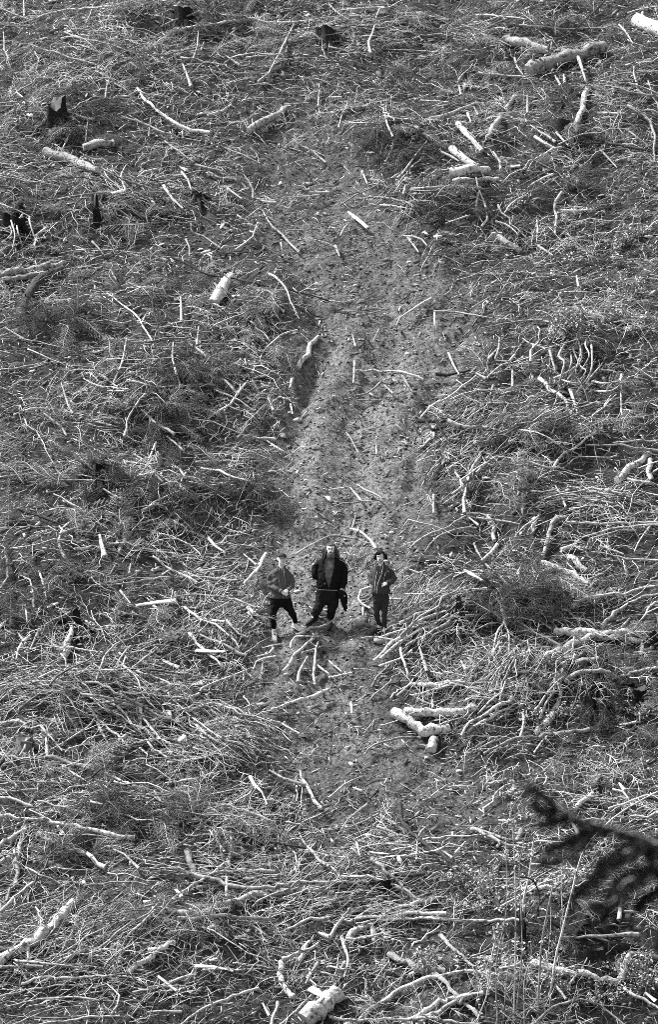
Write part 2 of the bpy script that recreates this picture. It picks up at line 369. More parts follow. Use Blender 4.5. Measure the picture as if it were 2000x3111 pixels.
# ------------------------------------------------------------------ every branch and log the photograph lets one pick out
# each line: tile ; width, tone letter, then x,y pairs (tile pixels, 1.54 per photo pixel)
TILES = {1: (0, 0), 2: (1000, 0), 3: (0, 780), 4: (1000, 780), 5: (0, 1560), 6: (1000, 1560), 7: (0, 2340), 8: (1000, 2340)}
TRACED = {
1: """14p 810,135 940,128 1060,102 1130,90 1200,95 1260,103 1320,105 1390,100 1460,95
12p 1385,105 1345,170 1320,230 1290,285 1265,335 1205,385
10p 0,135 100,105 230,65 360,42 520,30
9p 0,40 60,60 130,90
8p 435,25 415,85 400,110
9g 300,150 380,180 500,205 600,240 700,265
9p 545,295 700,262 820,245 945,215
9g 130,205 230,240 330,270 440,300
9p 930,140 920,220 905,275
8p 955,195 940,235
14p 855,300 875,350 895,405
16p 640,410 665,450 720,505 790,555 860,595 980,622
8p 380,490 450,470 540,460 640,463 745,468
8p 280,505 370,545 440,560
11p 570,548 680,580 760,620 860,645 940,660
10p 1080,490 1040,520 970,540
32g 1165,610 1250,560 1355,505
9g 1330,490 1400,485 1450,480
9p 1380,660 1440,690 1500,735 1525,760
7p 410,555 400,660
8p 520,350 500,400 492,460
8p 335,610 310,660 285,705
40g 210,705 330,745 450,795
36g 390,690 450,672 530,670
9p 475,785 530,820 620,855 695,880
8p 590,770 565,830 590,900
13p 765,870 800,920 855,975
17s 690,900 725,960
12p 915,770 980,780 1040,800
13p 950,790 1040,830 1100,840 1160,890
10g 1140,815 1180,870 1185,930
14p 1205,930 1245,945 1290,948
12p 1060,880 1130,930
10p 1345,920 1420,918 1495,912
9p 1450,897 1540,900
10g 1225,975 1260,1040 1320,1100 1400,1180
9p 0,825 60,835 160,850 260,865
8p 0,955 60,975 150,1020
7g 50,950 250,935 420,905 600,905 800,893
7p 295,845 250,925
9p 160,1150 175,1090 215,1065
8p 490,955 470,1030 470,1110
8p 360,1025 460,1020
9p 505,950 560,985 610,1020
8p 560,940 640,990 690,1020
9p 430,1130 460,1160 490,1200
9p 1205,1040 1180,1110 1100,1170
8p 1315,1135 1325,1200
9p 870,1120 890,1170 885,1200
8p 910,1090 980,1120 1030,1160
8p 1150,270 1230,262 1300,255
8p 990,335 1085,355
10p 1055,260 1120,305
7p 1495,390 1490,500
8p 15,150 20,230 40,275
7p 75,430 105,455
8g 750,125 870,75 940,50 1005,5
8p 940,120 1000,20
7p 110,0 112,75
9p 1050,690 1150,730 1215,765
9g 770,660 850,720 910,760
8g 705,550 695,640
26s 520,905 580,890
9p 640,830 680,800 735,790
11p 850,805 885,850 895,890
10p 920,910 1000,900""",
2: """62w 1435,90 1490,110 1560,150
46p 830,185 920,205 1020,235
62p 940,330 1060,285 1180,250 1290,215
26w 1215,415 1180,520 1135,660
17p 1160,250 1185,320 1205,385
28p 605,580 650,640 715,705
24p 750,640 790,570 805,550
20p 830,510 870,450
34p 575,695 630,740 690,780
42w 570,808 650,795 745,795
22p 585,850 660,838 790,838
34p 355,615 420,605
30p 790,1105 840,1140 895,1175
10p 690,70 800,75 920,90
9p 880,118 1000,125 1130,135 1300,130
8p 620,115 720,145
10p 720,160 800,195 850,215
8g 270,230 420,235 500,245
11p 215,115 210,150 185,190 195,250
8d 1290,5 1220,75 1130,155
10p 1360,115 1400,160 1425,205
9g 1080,415 1160,402 1250,400 1340,410 1440,435 1540,455
9p 1260,375 1350,350 1420,340 1540,335
11p 1430,310 1430,360 1460,420 1500,460
9p 1330,375 1420,395 1500,420 1540,440
13p 1400,495 1480,540 1520,600 1525,680 1525,760
10p 1395,605 1440,640 1500,685
12p 1260,530 1390,530
10p 1330,755 1430,730
11g 945,585 1000,625 1060,665
14p 965,640 1010,670 1060,695
12p 1065,620 1120,680
12d 1120,685 1200,672 1280,665 1370,680 1480,700
9d 1285,615 1265,670 1200,720 1150,790
10p 930,800 960,750 1020,710 1090,690
10p 1260,690 1310,740 1350,785
12p 770,710 800,750 805,795
12p 800,738 860,745 910,770
10p 690,830 705,900 735,960 740,1020 715,1060
9p 700,900 690,980 720,1040
9p 320,835 390,750 460,660
8d 390,590 460,655 520,690
9g 270,480 265,560 300,640
14g 340,590 300,680 265,760
11p 470,550 600,520 690,482 790,483
9p 430,470 560,478
12p 525,710 580,735 610,755
12p 385,885 480,878 600,872
10g 370,910 480,905
10p 358,865 350,910
10p 155,800 180,860
10p 210,820 190,860
11g 190,920 300,930 400,960 500,1000
10p 240,960 320,965
9p 880,915 960,890 1060,830 1110,815
9p 820,1000 860,950 920,915
9p 930,880 970,850 1050,815
12p 1060,1095 1070,1020 1055,960 1090,900
14w 1085,985 1230,980
9p 780,1035 840,1055 890,1100
10p 590,1140 700,1155 820,1150
11p 350,1105 430,1115 460,1150
11p 50,1110 70,1070 100,1040
13p 30,1150 50,1200
13p 370,1110 420,1180
18s 90,990 130,1020 180,1065
8p 0,455 60,455
9p 60,540 45,600
8p 100,575 210,575
9p 680,500 700,540
10p 650,530 665,570
11p 610,400 620,445
12p 700,340 800,350 920,360
10p 870,270 885,320 910,350
11p 1060,355 1085,400
11p 1100,350 1105,390
9p 1045,200 1035,250
8p 545,1045 650,1010
9p 975,1030 980,1090
10p 980,1150 1050,1195
9p 930,445 930,530
16p 1480,515 1540,530
24s 845,780 895,775
10p 410,60 480,80 560,95
9p 60,45 150,40 260,35
9p 100,75 190,72
8g 0,20 40,60 90,90""",
3: """30p 0,82 140,58 290,30
26p 0,105 110,95 200,75
40d 95,255 130,180 200,95 290,55
50w 1000,215 1035,155 1080,95
12d 960,205 1040,255
24p 1395,520 1425,470 1450,420 1490,375
16p 1358,615 1368,570
8d 800,0 900,50 1000,90 1110,105 1250,135 1400,165 1540,205
9p 1250,75 1310,110 1350,180 1400,290
10p 1240,430 1290,390 1330,355 1390,345
9g 1135,345 1200,375 1250,410
9p 500,170 590,240 650,300 710,390
8d 700,150 720,250 750,390
13w 845,190 848,260 848,300
9p 930,325 920,415
10p 810,400 805,480 835,560 845,610
12p 885,410 960,460 1020,510 1060,540
9p 590,380 580,450 560,530 530,590
10p 390,570 450,600 540,615 600,620
8p 580,570 650,590 750,610 830,605
11g 440,540 500,570 550,610
10p 680,640 630,700 600,760 580,840
13p 660,715 700,760 760,800 815,830
9p 500,628 580,628
10p 285,590 300,640 340,735
10p 190,720 250,770 300,810 310,840
9p 440,770 520,790
9p 950,775 1010,730 1080,690
11p 1080,690 1110,640 1160,580
9p 1000,620 1080,650 1190,720
10p 985,545 1050,580 1110,640
8p 880,400 960,410 1100,405
10g 1240,690 1190,740 1110,850
11p 1255,660 1280,720
14p 1190,850 1240,848 1290,855
10p 1240,855 1290,890 1330,915
9p 780,840 830,880 860,910
13p 915,962 1010,960 1105,958
8p 1100,940 1220,942
10p 620,920 680,960 730,1020 760,1055
9p 690,960 730,870
12p 940,990 1020,1005 1090,1030 1145,1045
10p 640,1025 720,1010
10p 870,1040 850,1000 800,970
8p 870,1050 960,1070 1060,1060
10p 660,1190 760,1130 850,1090 960,1060
14d 340,910 380,955 440,1000
10p 265,1000 310,1040
10p 250,1110 330,1150 400,1195
9g 330,1135 440,1080
8g 210,1045 400,1045 530,1045
9p 480,1085 560,1130 620,1170
8p 0,1030 100,1015 170,1005
8p 60,740 160,710 290,716
8p 0,530 100,515 210,490
8p 0,440 60,455
9p 20,330 110,385
8g 1110,200 1210,215 1310,250
8p 515,60 545,110
8p 1250,150 1300,230 1330,260
9p 1210,1170 1290,1140 1340,1110
9p 1100,890 1200,920 1280,960 1310,985
16p 1140,405 1200,435
14w 1085,185 1125,185
9p 840,1090 850,1040 870,1010
10p 1185,1005 1190,1050
9p 1350,640 1400,665
9p 1360,690 1370,735""",
4: """8p 0,205 70,215 120,200
12p 190,240 270,248
10g 130,275 210,262 250,250
10p 315,320 340,280 400,240 480,195
9p 490,255 600,262 690,275 765,287
9p 495,260 495,325
9g 710,335 800,315 900,300 1000,295
14p 960,298 1035,305
10p 670,240 700,220 760,185
10g 920,105 1000,98 1060,85 1100,75
9p 110,365 125,420
9p 235,340 205,400
10p 130,530 220,535 320,535 400,560 440,575
11p 120,490 115,590
13g 340,550 370,600 390,630
8p 385,635 450,628
9g 120,650 190,635 240,590
9g 260,600 300,640
8g 130,670 240,670
12p 430,750 470,705 520,675
10p 520,680 600,630 690,555
18p 555,765 640,795 760,797
9p 560,450 580,500 610,550
14d 500,548 580,550 650,535
11p 800,380 795,430 780,480
11p 780,485 840,490 870,460
10p 745,480 790,430
12p 690,545 735,570
12p 740,570 790,520 850,495
10p 735,688 830,690 910,685
12p 860,530 860,610
8p 905,380 960,410 1020,430
11p 945,490 945,440 960,420 990,390
12p 1035,435 1050,500 1060,530
18w 985,570 1030,615 1090,660 1120,700
22p 1115,710 1150,745
14p 1130,620 1150,680 1165,735
11p 1295,470 1260,530 1200,590 1160,640
11p 1270,530 1330,535 1370,550
11p 1370,550 1370,620 1370,690 1380,760
8p 1420,510 1520,570
9p 1120,680 1000,710 900,770 760,850 640,865
9p 690,850 800,845 880,800 960,770
9p 1120,685 1200,682 1330,690
8p 1165,735 1240,790 1320,850
9p 1240,770 1330,760 1480,750
9p 920,810 1080,800 1200,780
12p 1035,1005 1080,940 1140,900 1220,840 1280,800
9p 1000,890 1040,840 1075,840
14p 1200,880 1350,880 1440,895 1540,912
10p 1330,870 1440,860 1540,860
28p 1350,1045 1390,1000 1440,965 1500,920
26p 1505,950 1495,1000 1510,1040
12p 1400,1040 1470,1050 1540,1065
10p 1210,1100 1300,1110 1410,1130 1460,1155
10p 1200,1135 1300,1150 1360,1165
10p 1230,1080 1350,1100 1440,1120
10p 940,960 1020,985 1100,990
9p 790,1015 860,1030 920,1050 980,1090
10p 650,1080 660,1010 690,960 720,920
12p 590,1005 620,1050 640,1090
14p 645,1080 630,1130 635,1200
9p 690,1010 750,955 820,920 860,880
9p 865,815 840,870
9p 100,1080 150,1140
9g 130,1065 250,1130
8p 0,1175 80,1150 200,1145
8p 80,820 120,880 150,930
9p 0,1090 90,1080
9p 1110,1170 1080,1100 1060,1070
12p 1095,1160 1120,1090
14p 905,1160 905,1200
9p 490,1110 490,1200
8p 1140,935 1280,940 1350,930
10p 220,885 225,925
11p 770,600 755,650
10p 1160,90 1170,140
9p 1290,700 1320,650
11p 455,1010 520,970
9p 560,990 640,940""",
5: """16p 275,100 350,70 415,42
11p 340,30 290,70 275,120 295,190 325,235
26p 320,240 350,280 380,300
18p 465,100 475,150 490,200
22p 600,30 580,110 560,190
12p 430,150 390,165 350,165
12p 570,65 525,105
9p 45,240 90,210 150,200
14g 20,180 35,240 25,300 5,340
10p 95,290 140,320 155,380 157,440
10p 180,270 200,320 215,395
9p 120,445 125,510
9p 540,240 510,290
9p 610,235 605,280
9g 465,330 550,320 640,280
10p 380,365 450,335 560,330 680,310 800,297 950,298 1110,312
13p 715,200 780,250 850,285 920,325
14p 975,115 1010,155 1055,185
10p 1120,100 1060,108 1030,150
9p 1140,190 1200,240
17p 1245,190 1220,240 1180,285 1140,330
9p 560,360 610,420
30s 635,430 740,415 825,408
20s 715,430 760,460 800,485
9p 420,370 540,405 640,440 700,470
10p 760,395 900,382 1010,385 1110,405 1200,440
15p 1160,440 1210,480 1260,520
12p 865,440 930,490 1030,530 1090,590 1120,630
14s 990,500 1050,503
12p 1060,500 1110,550 1160,580
13p 880,560 950,575 1030,600 1100,640 1155,665
14p 885,560 930,610 990,670 1040,720
22s 915,640 980,645 1050,645
18p 690,600 750,578 830,588
20s 760,685 800,705 835,720
12p 645,375 740,378
30p 300,670 320,590 335,530
10p 265,628 340,630 480,650
12p 75,680 95,620 140,570
12p 80,555 120,610
12p 140,635 175,560
10p 20,545 70,570
9p 450,780 470,700 540,610 640,570 700,515
9p 510,780 560,680 610,620
9p 560,780 620,720 700,660 780,600
8p 0,690 90,650
9p 0,830 100,800 230,785 350,785
14p 360,785 470,800 560,845 650,900 760,955 840,980
12p 380,845 500,860 600,880
10p 560,835 700,845 880,870
12p 530,870 640,910 750,960
15s 657,890 657,1000
11p 660,940 700,1000 760,1070 820,1140
13p 850,930 920,910 1000,885
10p 870,930 960,1000 1060,1060 1140,1080
12p 920,990 980,1050 1060,1090
10p 1040,885 1100,910 1160,950
26s 785,930 800,955
26s 835,1065 865,1040
12p 455,960 520,1020 600,1090
13p 455,980 490,1060 510,1090
18p 590,1040 530,1080 480,1130 450,1180
9p 440,930 430,980 370,1030 260,1090 170,1140
10p 105,1000 190,1000 240,1050 290,1110
14p 0,980 60,970 120,985
14p 125,1060 110,1110 90,1135
14p 215,1050 220,1140
18p 0,1130 100,1145 220,1145 330,1170 440,1200
9p 580,1000 700,1000 830,1010 950,1060 1000,1090
9p 640,1150 800,1140 940,1140
10p 780,1165 950,1140 1100,1070
9p 880,1090 980,1120 1060,1130
15p 1270,915 1370,885 1460,860 1540,825
14p 1325,740 1370,680 1410,630 1470,585
14p 1395,790 1405,740 1440,670
12p 1490,600 1470,680 1475,800
10p 1410,655 1510,620
12p 1480,710 1540,750
10p 1185,730 1200,690 1290,670
10p 1200,670 1270,650 1280,630
12p 1385,568 1450,545 1540,508 1600,485 1625,478
9p 1360,630 1365,590 1400,575 1540,580
9p 1140,715 1140,780
9p 1320,985 1400,1030
22s 905,800 945,793
9p 1385,190 1440,155 1540,105
10g 210,520 330,460
9p 20,780 90,740 200,715 330,710
9p 0,870 120,850 220,830""",
6: """11p 0,105 60,108 140,122 200,140
12p 100,70 160,90 200,130 220,165
10p 125,10 110,70
10p 380,165 450,110 560,60 640,10
10p 450,180 500,120 600,70 690,70
12p 690,20 800,30 890,50
22p 745,10 760,60 775,125
10p 640,5 700,55
9p 860,130 880,90 950,40 990,5
22p 965,25 955,85
12p 1115,42 1250,45 1400,42 1540,42
10p 1190,110 1290,80 1400,60 1540,50
9p 1220,120 1330,90 1440,75
20p 1070,20 1040,80 1020,150 1000,200
9p 1430,180 1480,90 1540,20
10p 1230,180 1340,195 1430,215 1540,215
9p 1270,150 1380,190
30p 1000,230 1060,255 1130,285 1230,335
28p 1130,205 1165,235 1205,265
20p 1090,170 1160,145
18p 635,268 680,290 720,315
16p 715,220 750,195 790,145
10p 680,140 700,190 720,215
9p 730,235 800,290 850,345
10p 850,345 960,370 1060,400
9g 865,230 855,340
14p 885,290 900,240
10p 940,345 980,310
9p 1215,310 1280,280 1330,240
12p 1090,310 1100,370 1110,420
14p 1140,440 1180,405 1260,385 1400,370 1480,345 1540,335
16p 1280,530 1310,490 1350,450 1430,410 1540,380
14p 1480,480 1520,420 1540,415
12p 1370,535 1410,490
36w 1060,550 1150,555 1260,560 1360,560 1470,560
32p 985,680 1040,660 1110,625 1200,590 1300,580 1390,580 1470,605
22p 1470,600 1465,660
30p 1160,700 1260,680
22p 1110,785 1170,750 1260,740 1320,755 1370,790
14p 1370,755 1450,735 1540,720
18p 860,750 940,735
22p 1100,700 1090,780 1080,870 1060,920
26p 1060,920 1010,985 970,1030
10p 950,770 990,820 1050,860
13p 210,690 270,630 350,560 430,500 550,455
13p 240,680 320,610 400,560 480,520 560,470
15p 360,620 440,570 520,535 580,500 600,480
12p 350,490 430,450 560,430 700,425
11p 330,510 420,470 520,440
10p 440,415 540,380 640,360 740,350
14p 335,630 350,700 370,750
14p 420,580 435,650 460,740
12p 235,715 330,680
10p 330,680 390,640
9p 760,670 790,610 810,540
10p 870,495 940,540 1010,580 1090,620
9p 880,490 960,490 1040,540
9p 880,510 960,560 1050,610
12p 620,690 640,730
24w 380,798 470,800 540,795 620,785
46w 300,930 350,960 420,1000 490,1030
52w 430,1018 490,1010 560,1003
40w 360,925 430,930 560,930 690,915
40p 492,1058 480,1105
12p 485,870 487,910
11p 165,1130 200,1090 260,1070 350,1045 430,1050
16p 620,1040 680,970 770,920 860,860
14p 650,1020 740,960 860,900
16p 725,1125 800,1085 880,1055 1000,1040 1120,1020 1220,1010
12p 890,1060 910,990 910,930
10p 830,840 900,900 940,920
12w 105,885 108,935
12p 0,770 110,745
9p 0,690 60,740
9p 390,850 480,830 590,790
10p 560,790 640,810 740,845 860,850
12p 1320,1000 1440,975
10p 150,582 220,578 300,592
12p 195,345 150,365 140,400 195,445
10p 280,400 350,398
10p 160,440 160,480
9p 640,870 760,830 880,790
10p 700,1100 780,1060
9p 960,1120 1010,1050""",
7: """12p 430,0 520,30 620,70 710,95
9p 320,0 400,50
8p 0,50 150,55 330,60
12p 0,95 90,97 170,92
12p 0,125 70,140 150,170
19p 0,215 100,225 240,245 360,265 480,290 630,315
18p 265,255 310,320 380,380 450,430 490,455
22p 0,355 80,300 165,260
22p 120,250 100,320 80,420 75,530
12p 0,420 60,400 65,370
20p 185,410 240,435 300,468
14p 205,315 270,350 350,380 440,410
10p 175,145 290,170 410,205
11p 410,145 500,165 590,185
12p 530,370 600,410 650,460
9g 500,100 600,105 720,115 850,125
10p 720,95 750,145
14p 805,158 900,148 1000,155 1090,170 1180,205 1290,245
14p 1170,30 1210,85 1250,160
15p 1405,0 1440,70 1470,130 1505,180
14p 1260,0 1330,40 1440,70
10p 820,60 900,45 1000,15 1100,5
10p 860,330 920,280 1000,215
12p 920,380 970,350 1020,300
10p 980,280 1050,380
28p 875,380 890,430 920,510
20p 1140,380 1090,400 1070,440 1068,510
14p 1062,500 1058,590
12p 1080,285 1085,370 1075,400
16p 825,470 900,485 980,480 1100,470 1200,468 1285,475
18g 890,485 960,510 1050,530 1160,545 1280,545 1400,525 1540,525
32g 770,650 860,670 940,660 1040,630 1150,600 1260,580 1400,555 1560,575
18g 830,690 940,690 1050,680 1160,690 1250,690 1330,650
12p 1170,690 1250,708
10p 1150,700 1240,770
14p 920,550 1000,540 1060,530
12p 770,620 830,580 900,540 980,490 1060,430
11g 600,660 720,630 770,620
10p 590,780 650,720 730,650
10g 720,590 790,620 900,660
13p 1400,290 1440,360 1500,420 1540,450
9p 1350,360 1390,400 1380,470
9p 400,540 500,530 600,520 700,540
44p 0,890 80,840 180,780 260,710 340,620
14p 0,660 50,610 155,525
8p 25,660 150,620 300,570
9p 120,455 190,490 280,530
14p 30,615 45,550
10p 165,640 190,680 190,770
16p 220,915 300,880 395,840
16p 0,918 100,918 200,922
24p 560,820 560,905
26w 600,950 680,890 750,840 815,808
22s 690,838 740,832
14p 130,830 130,910
18s 735,960 780,995 825,1030
13p 750,1010 840,970 920,955
12p 700,1015 800,1015 915,1010
30d 730,1030 820,1045 910,1050
18s 910,915 1000,920 1090,940
12p 100,1000 190,970 330,970 450,965 560,960 680,995
9d 390,910 430,950 520,980
9p 500,1000 560,1060 520,1140
10p 620,1040 720,1020 800,985
12p 860,1180 940,1120 1060,1070 1210,1020
12p 690,1130 760,1125 850,1130
24w 1395,900 1420,850 1445,805
18p 1320,885 1390,860 1490,810
16p 1340,745 1420,710 1540,690
30p 1315,900 1325,990 1375,1060
84p 1430,1165 1490,1115 1580,1040
40s 1450,1020 1520,1060
14p 1490,900 1450,960 1430,1000
15p 1300,1085 1285,1140 1270,1187
14p 1320,1187 1400,1110 1460,1050
12p 1230,1090 1260,1150
18p 1490,760 1540,780
14s 980,890 1015,880
10p 0,1060 120,1030 260,1010 400,1000
10p 20,1110 160,1080 330,1060 450,1075
9g 100,1180 240,1120 420,1100
10p 260,1180 400,1160 560,1150
9p 390,1075 410,1140 400,1187
18s 820,555 850,590""",
8: """17d 333,155 345,230 385,290 450,340 540,410 620,470 690,530
20p 690,560 730,620
20p 245,215 310,260 380,295
12g 225,265 300,290 370,310
14p 465,260 430,290 410,330
10p 415,320 410,420
10p 440,325 560,310 700,300
9p 90,270 160,240 230,205
9p 40,300 100,220 180,160
14p 640,335 590,390
10p 530,375 580,410
16p 200,410 270,470 320,520 400,590 430,615
15p 0,450 40,485 120,495 220,505 300,535 370,580 430,610
12p 0,520 80,520 190,525
18d 345,495 400,490 450,485
22p 90,655 200,650 300,660 430,665
16p 60,700 160,690 280,680 400,665 550,670
14p 130,715 250,700 430,690 560,700 760,705 900,706
14p 290,650 380,630 440,610
28p 440,625 500,600
30p 90,790 140,750 200,725
28p 205,740 215,800
16p 80,790 200,775 290,760
14p 60,780 90,860 90,920 70,970
18p 45,940 75,900
16p 0,790 40,720 70,690
18g 670,275 740,310 830,345 920,365
14p 700,275 790,310 840,330
26p 905,285 880,330
30g 280,860 350,895 440,930 540,940
22g 380,960 430,930
23p 100,1187 200,1120 300,1050 420,990 540,960 650,940 760,960
22p 360,1187 480,1110 600,1065 720,1040
24g 430,1187 530,1120 640,1070 720,1050
20g 480,930 540,990 620,1070 700,1150
16g 520,770 560,820 620,870 680,920
14p 800,930 860,920 900,900
14p 0,1150 120,1170 330,1165
14p 330,1165 500,1165 650,1187
13p 960,1187 1020,1130 1100,1090 1190,1075 1280,1105 1380,1187
34w 960,900 1050,935 1150,950 1260,970 1360,985
30w 1365,980 1390,910 1405,870
24p 1405,860 1540,870
26p 1460,945 1540,955
16p 1090,785 1170,780 1300,770 1450,770
11p 1250,780 1310,800 1365,830
20p 1170,615 1300,620
12p 1170,620 1240,690
16p 1225,655 1360,650
14p 1380,660 1450,665
18p 1370,600 1360,700
9p 1300,680 1400,620
22p 1150,185 1190,140 1235,110
24p 1240,70 1265,30
14p 1360,60 1385,95
11p 1330,90 1390,110 1420,165
18p 1410,215 1540,200
9p 1310,180 1400,150 1540,100
21p 900,560 1000,545 1085,560
26p 1030,578 1085,590
18p 1100,200 1140,250 1180,320
24p 1150,360 1210,385
10p 130,340 145,400
10p 190,385 280,392
9p 0,130 70,70 150,30
12p 110,80 155,98
20s 1480,1040 1530,1080
16p 1380,1020 1460,1070 1540,1110
12p 1060,1000 1110,1070""",
}
GROUND_PX = []     # (kind, first px, centre, angle...) for labels
LANDMARKS = [
 ('the capped man', 852, 1815), ('the bearded man', 1000, 1780), ('the rightmost man', 1160, 1810),
 ('the jagged dark stump', 172, 330), ('the thin dark snag', 298, 640), ('the overgrown upper stump', 990, 95),
 ('the two crossed pale logs', 1430, 505), ('the big upper right log', 1730, 180), ('the tall pale pole', 1765, 345),
 ('the young spruce', 235, 880), ('the short pale log', 675, 880), ('the spotted log', 935, 1070),
 ('the upturned root arch', 1760, 1080), ('the torn root plate', 1320, 1280), ('the charred forked stump', 290, 1430),
 ('the pale split plank', 475, 1830), ('the broken pale snag', 205, 1950), ('the mossy grey stump', 75, 2245),
 ('the brush heap', 1540, 1810), ('the wedge of pale logs', 1290, 2190), ('the hollow black stump', 1830, 2080),
 ('the long bowed trunk', 1800, 1945), ('the long dead trunk', 700, 2760), ('the thick leaning log', 110, 2850),
 ('the sawn butt log', 970, 3080), ('the sapling clump', 1570, 2750), ('the dark bent branch', 1310, 2560),
 ('the blurred spruce', 1800, 2600), ('the white fallen pole', 1760, 2960), ('the dark lower log', 530, 3010),
 ('the loose soil track', 1050, 1330), ('the wide twig heap', 500, 2150), ('the fir bough heap', 1220, 430),
 ('the mossy fallen log', 210, 485), ('the upper curved pole', 520, 330),
 ('the leafy bank', 1850, 830),
]
ORD = ['', 'second ', 'third ', 'fourth ', 'fifth ', 'sixth ', 'seventh ', 'eighth ', 'ninth ', 'tenth ', 'eleventh ', 'twelfth ', 'thirteenth ',
       'fourteenth ', 'fifteenth ', 'sixteenth ', 'seventeenth ', 'eighteenth ', 'nineteenth ', 'twentieth ']
PENDING = []   # (object, look, centre px, centre py)
def place_label(o, look, px, py):
    PENDING.append((o, look, px, py))
def settle_labels():
    pools = {}
    for o, look, px, py in PENDING:
        n, lx, ly = min(LANDMARKS, key=lambda l: math.hypot(px - l[1], py - l[2]))
        dx, dy = px - lx, py - ly
        rel = ('left of' if dx < 0 else 'right of') if abs(dx) > abs(dy) else ('above' if dy < 0 else 'below')
        pools.setdefault((look, rel, n), []).append((math.hypot(dx, dy), o))
    for (look, rel, n), l in pools.items():
        l.sort(key=lambda t: t[0])
        for i, (d, o) in enumerate(l):
            o['label'] = f'{look}, {ORD[min(i, 19)]}nearest {rel} {n}' if len(l) > 1 else f'{look} {rel} {n}'

TONE = {'p': (.27, .68), 'w': (.6, .75), 'g': (.24, .42), 'd': (.05, .09), 's': (.55, .8)}
def px_per_m(p): return FPX / ((p - CAM) @ FWD)

def special(px, py):
    return None
HAND = {}   # hand-written labels for the logs that stand out, by tile and line number
HAND.update({(2, 0): 'thick white peeled log running out at the right edge, top corner',
 (2, 1): 'pale log half buried in brush beside the big upper right log',
 (2, 2): 'big grey log with a dark broken end at the upper right',
 (2, 3): 'tall pale pole standing up from the slope, below the big upper right log',
 (2, 8): 'pale log crossing under the sawn log with the dark round end',
 (2, 9): 'short pale sawn log with a dark round end facing right',
 (3, 0): 'upper of two long pale logs at the left edge',
 (3, 1): 'lower of two long pale logs at the left edge',
 (3, 2): 'dark bark covered broken trunk below the two pale logs at left edge',
 (3, 3): 'short pale barkless log leaning uphill beside the left of the track',
 (3, 5): 'slim dark spotted log lying along the left bank of the track',
 (5, 22): 'pale split plank lying left of the capped man',
 (5, 36): 'broken pale split trunk pointing downhill at the left side',
 (6, 34): 'long straight pale log pointing at the right edge beside bowed trunk',
 (6, 35): 'long bowed trunk arching over the hollow black stump',
 (7, 31): 'long grey dead trunk with dark hollow beneath near the bottom',
 (7, 43): 'thick pale leaning log in the lower left corner',
 (7, 57): 'short dark bark covered log in the lower left twigs',
 (8, 0): 'long dark bent branch standing clear of the litter, lower centre',
 (8, 40): 'white fallen pole lying right of the sapling clump',
 (6, 59): 'thick pale log of the wedge pointing down to the right below the men',
 (6, 61): 'pale log of the wedge lying level below the rightmost man',
})
HAND[(7, 69)] = 'big sawn butt log with round cut face at the bottom edge'
EXTRA_TWIGS = Bag()
N_OBJ = {}
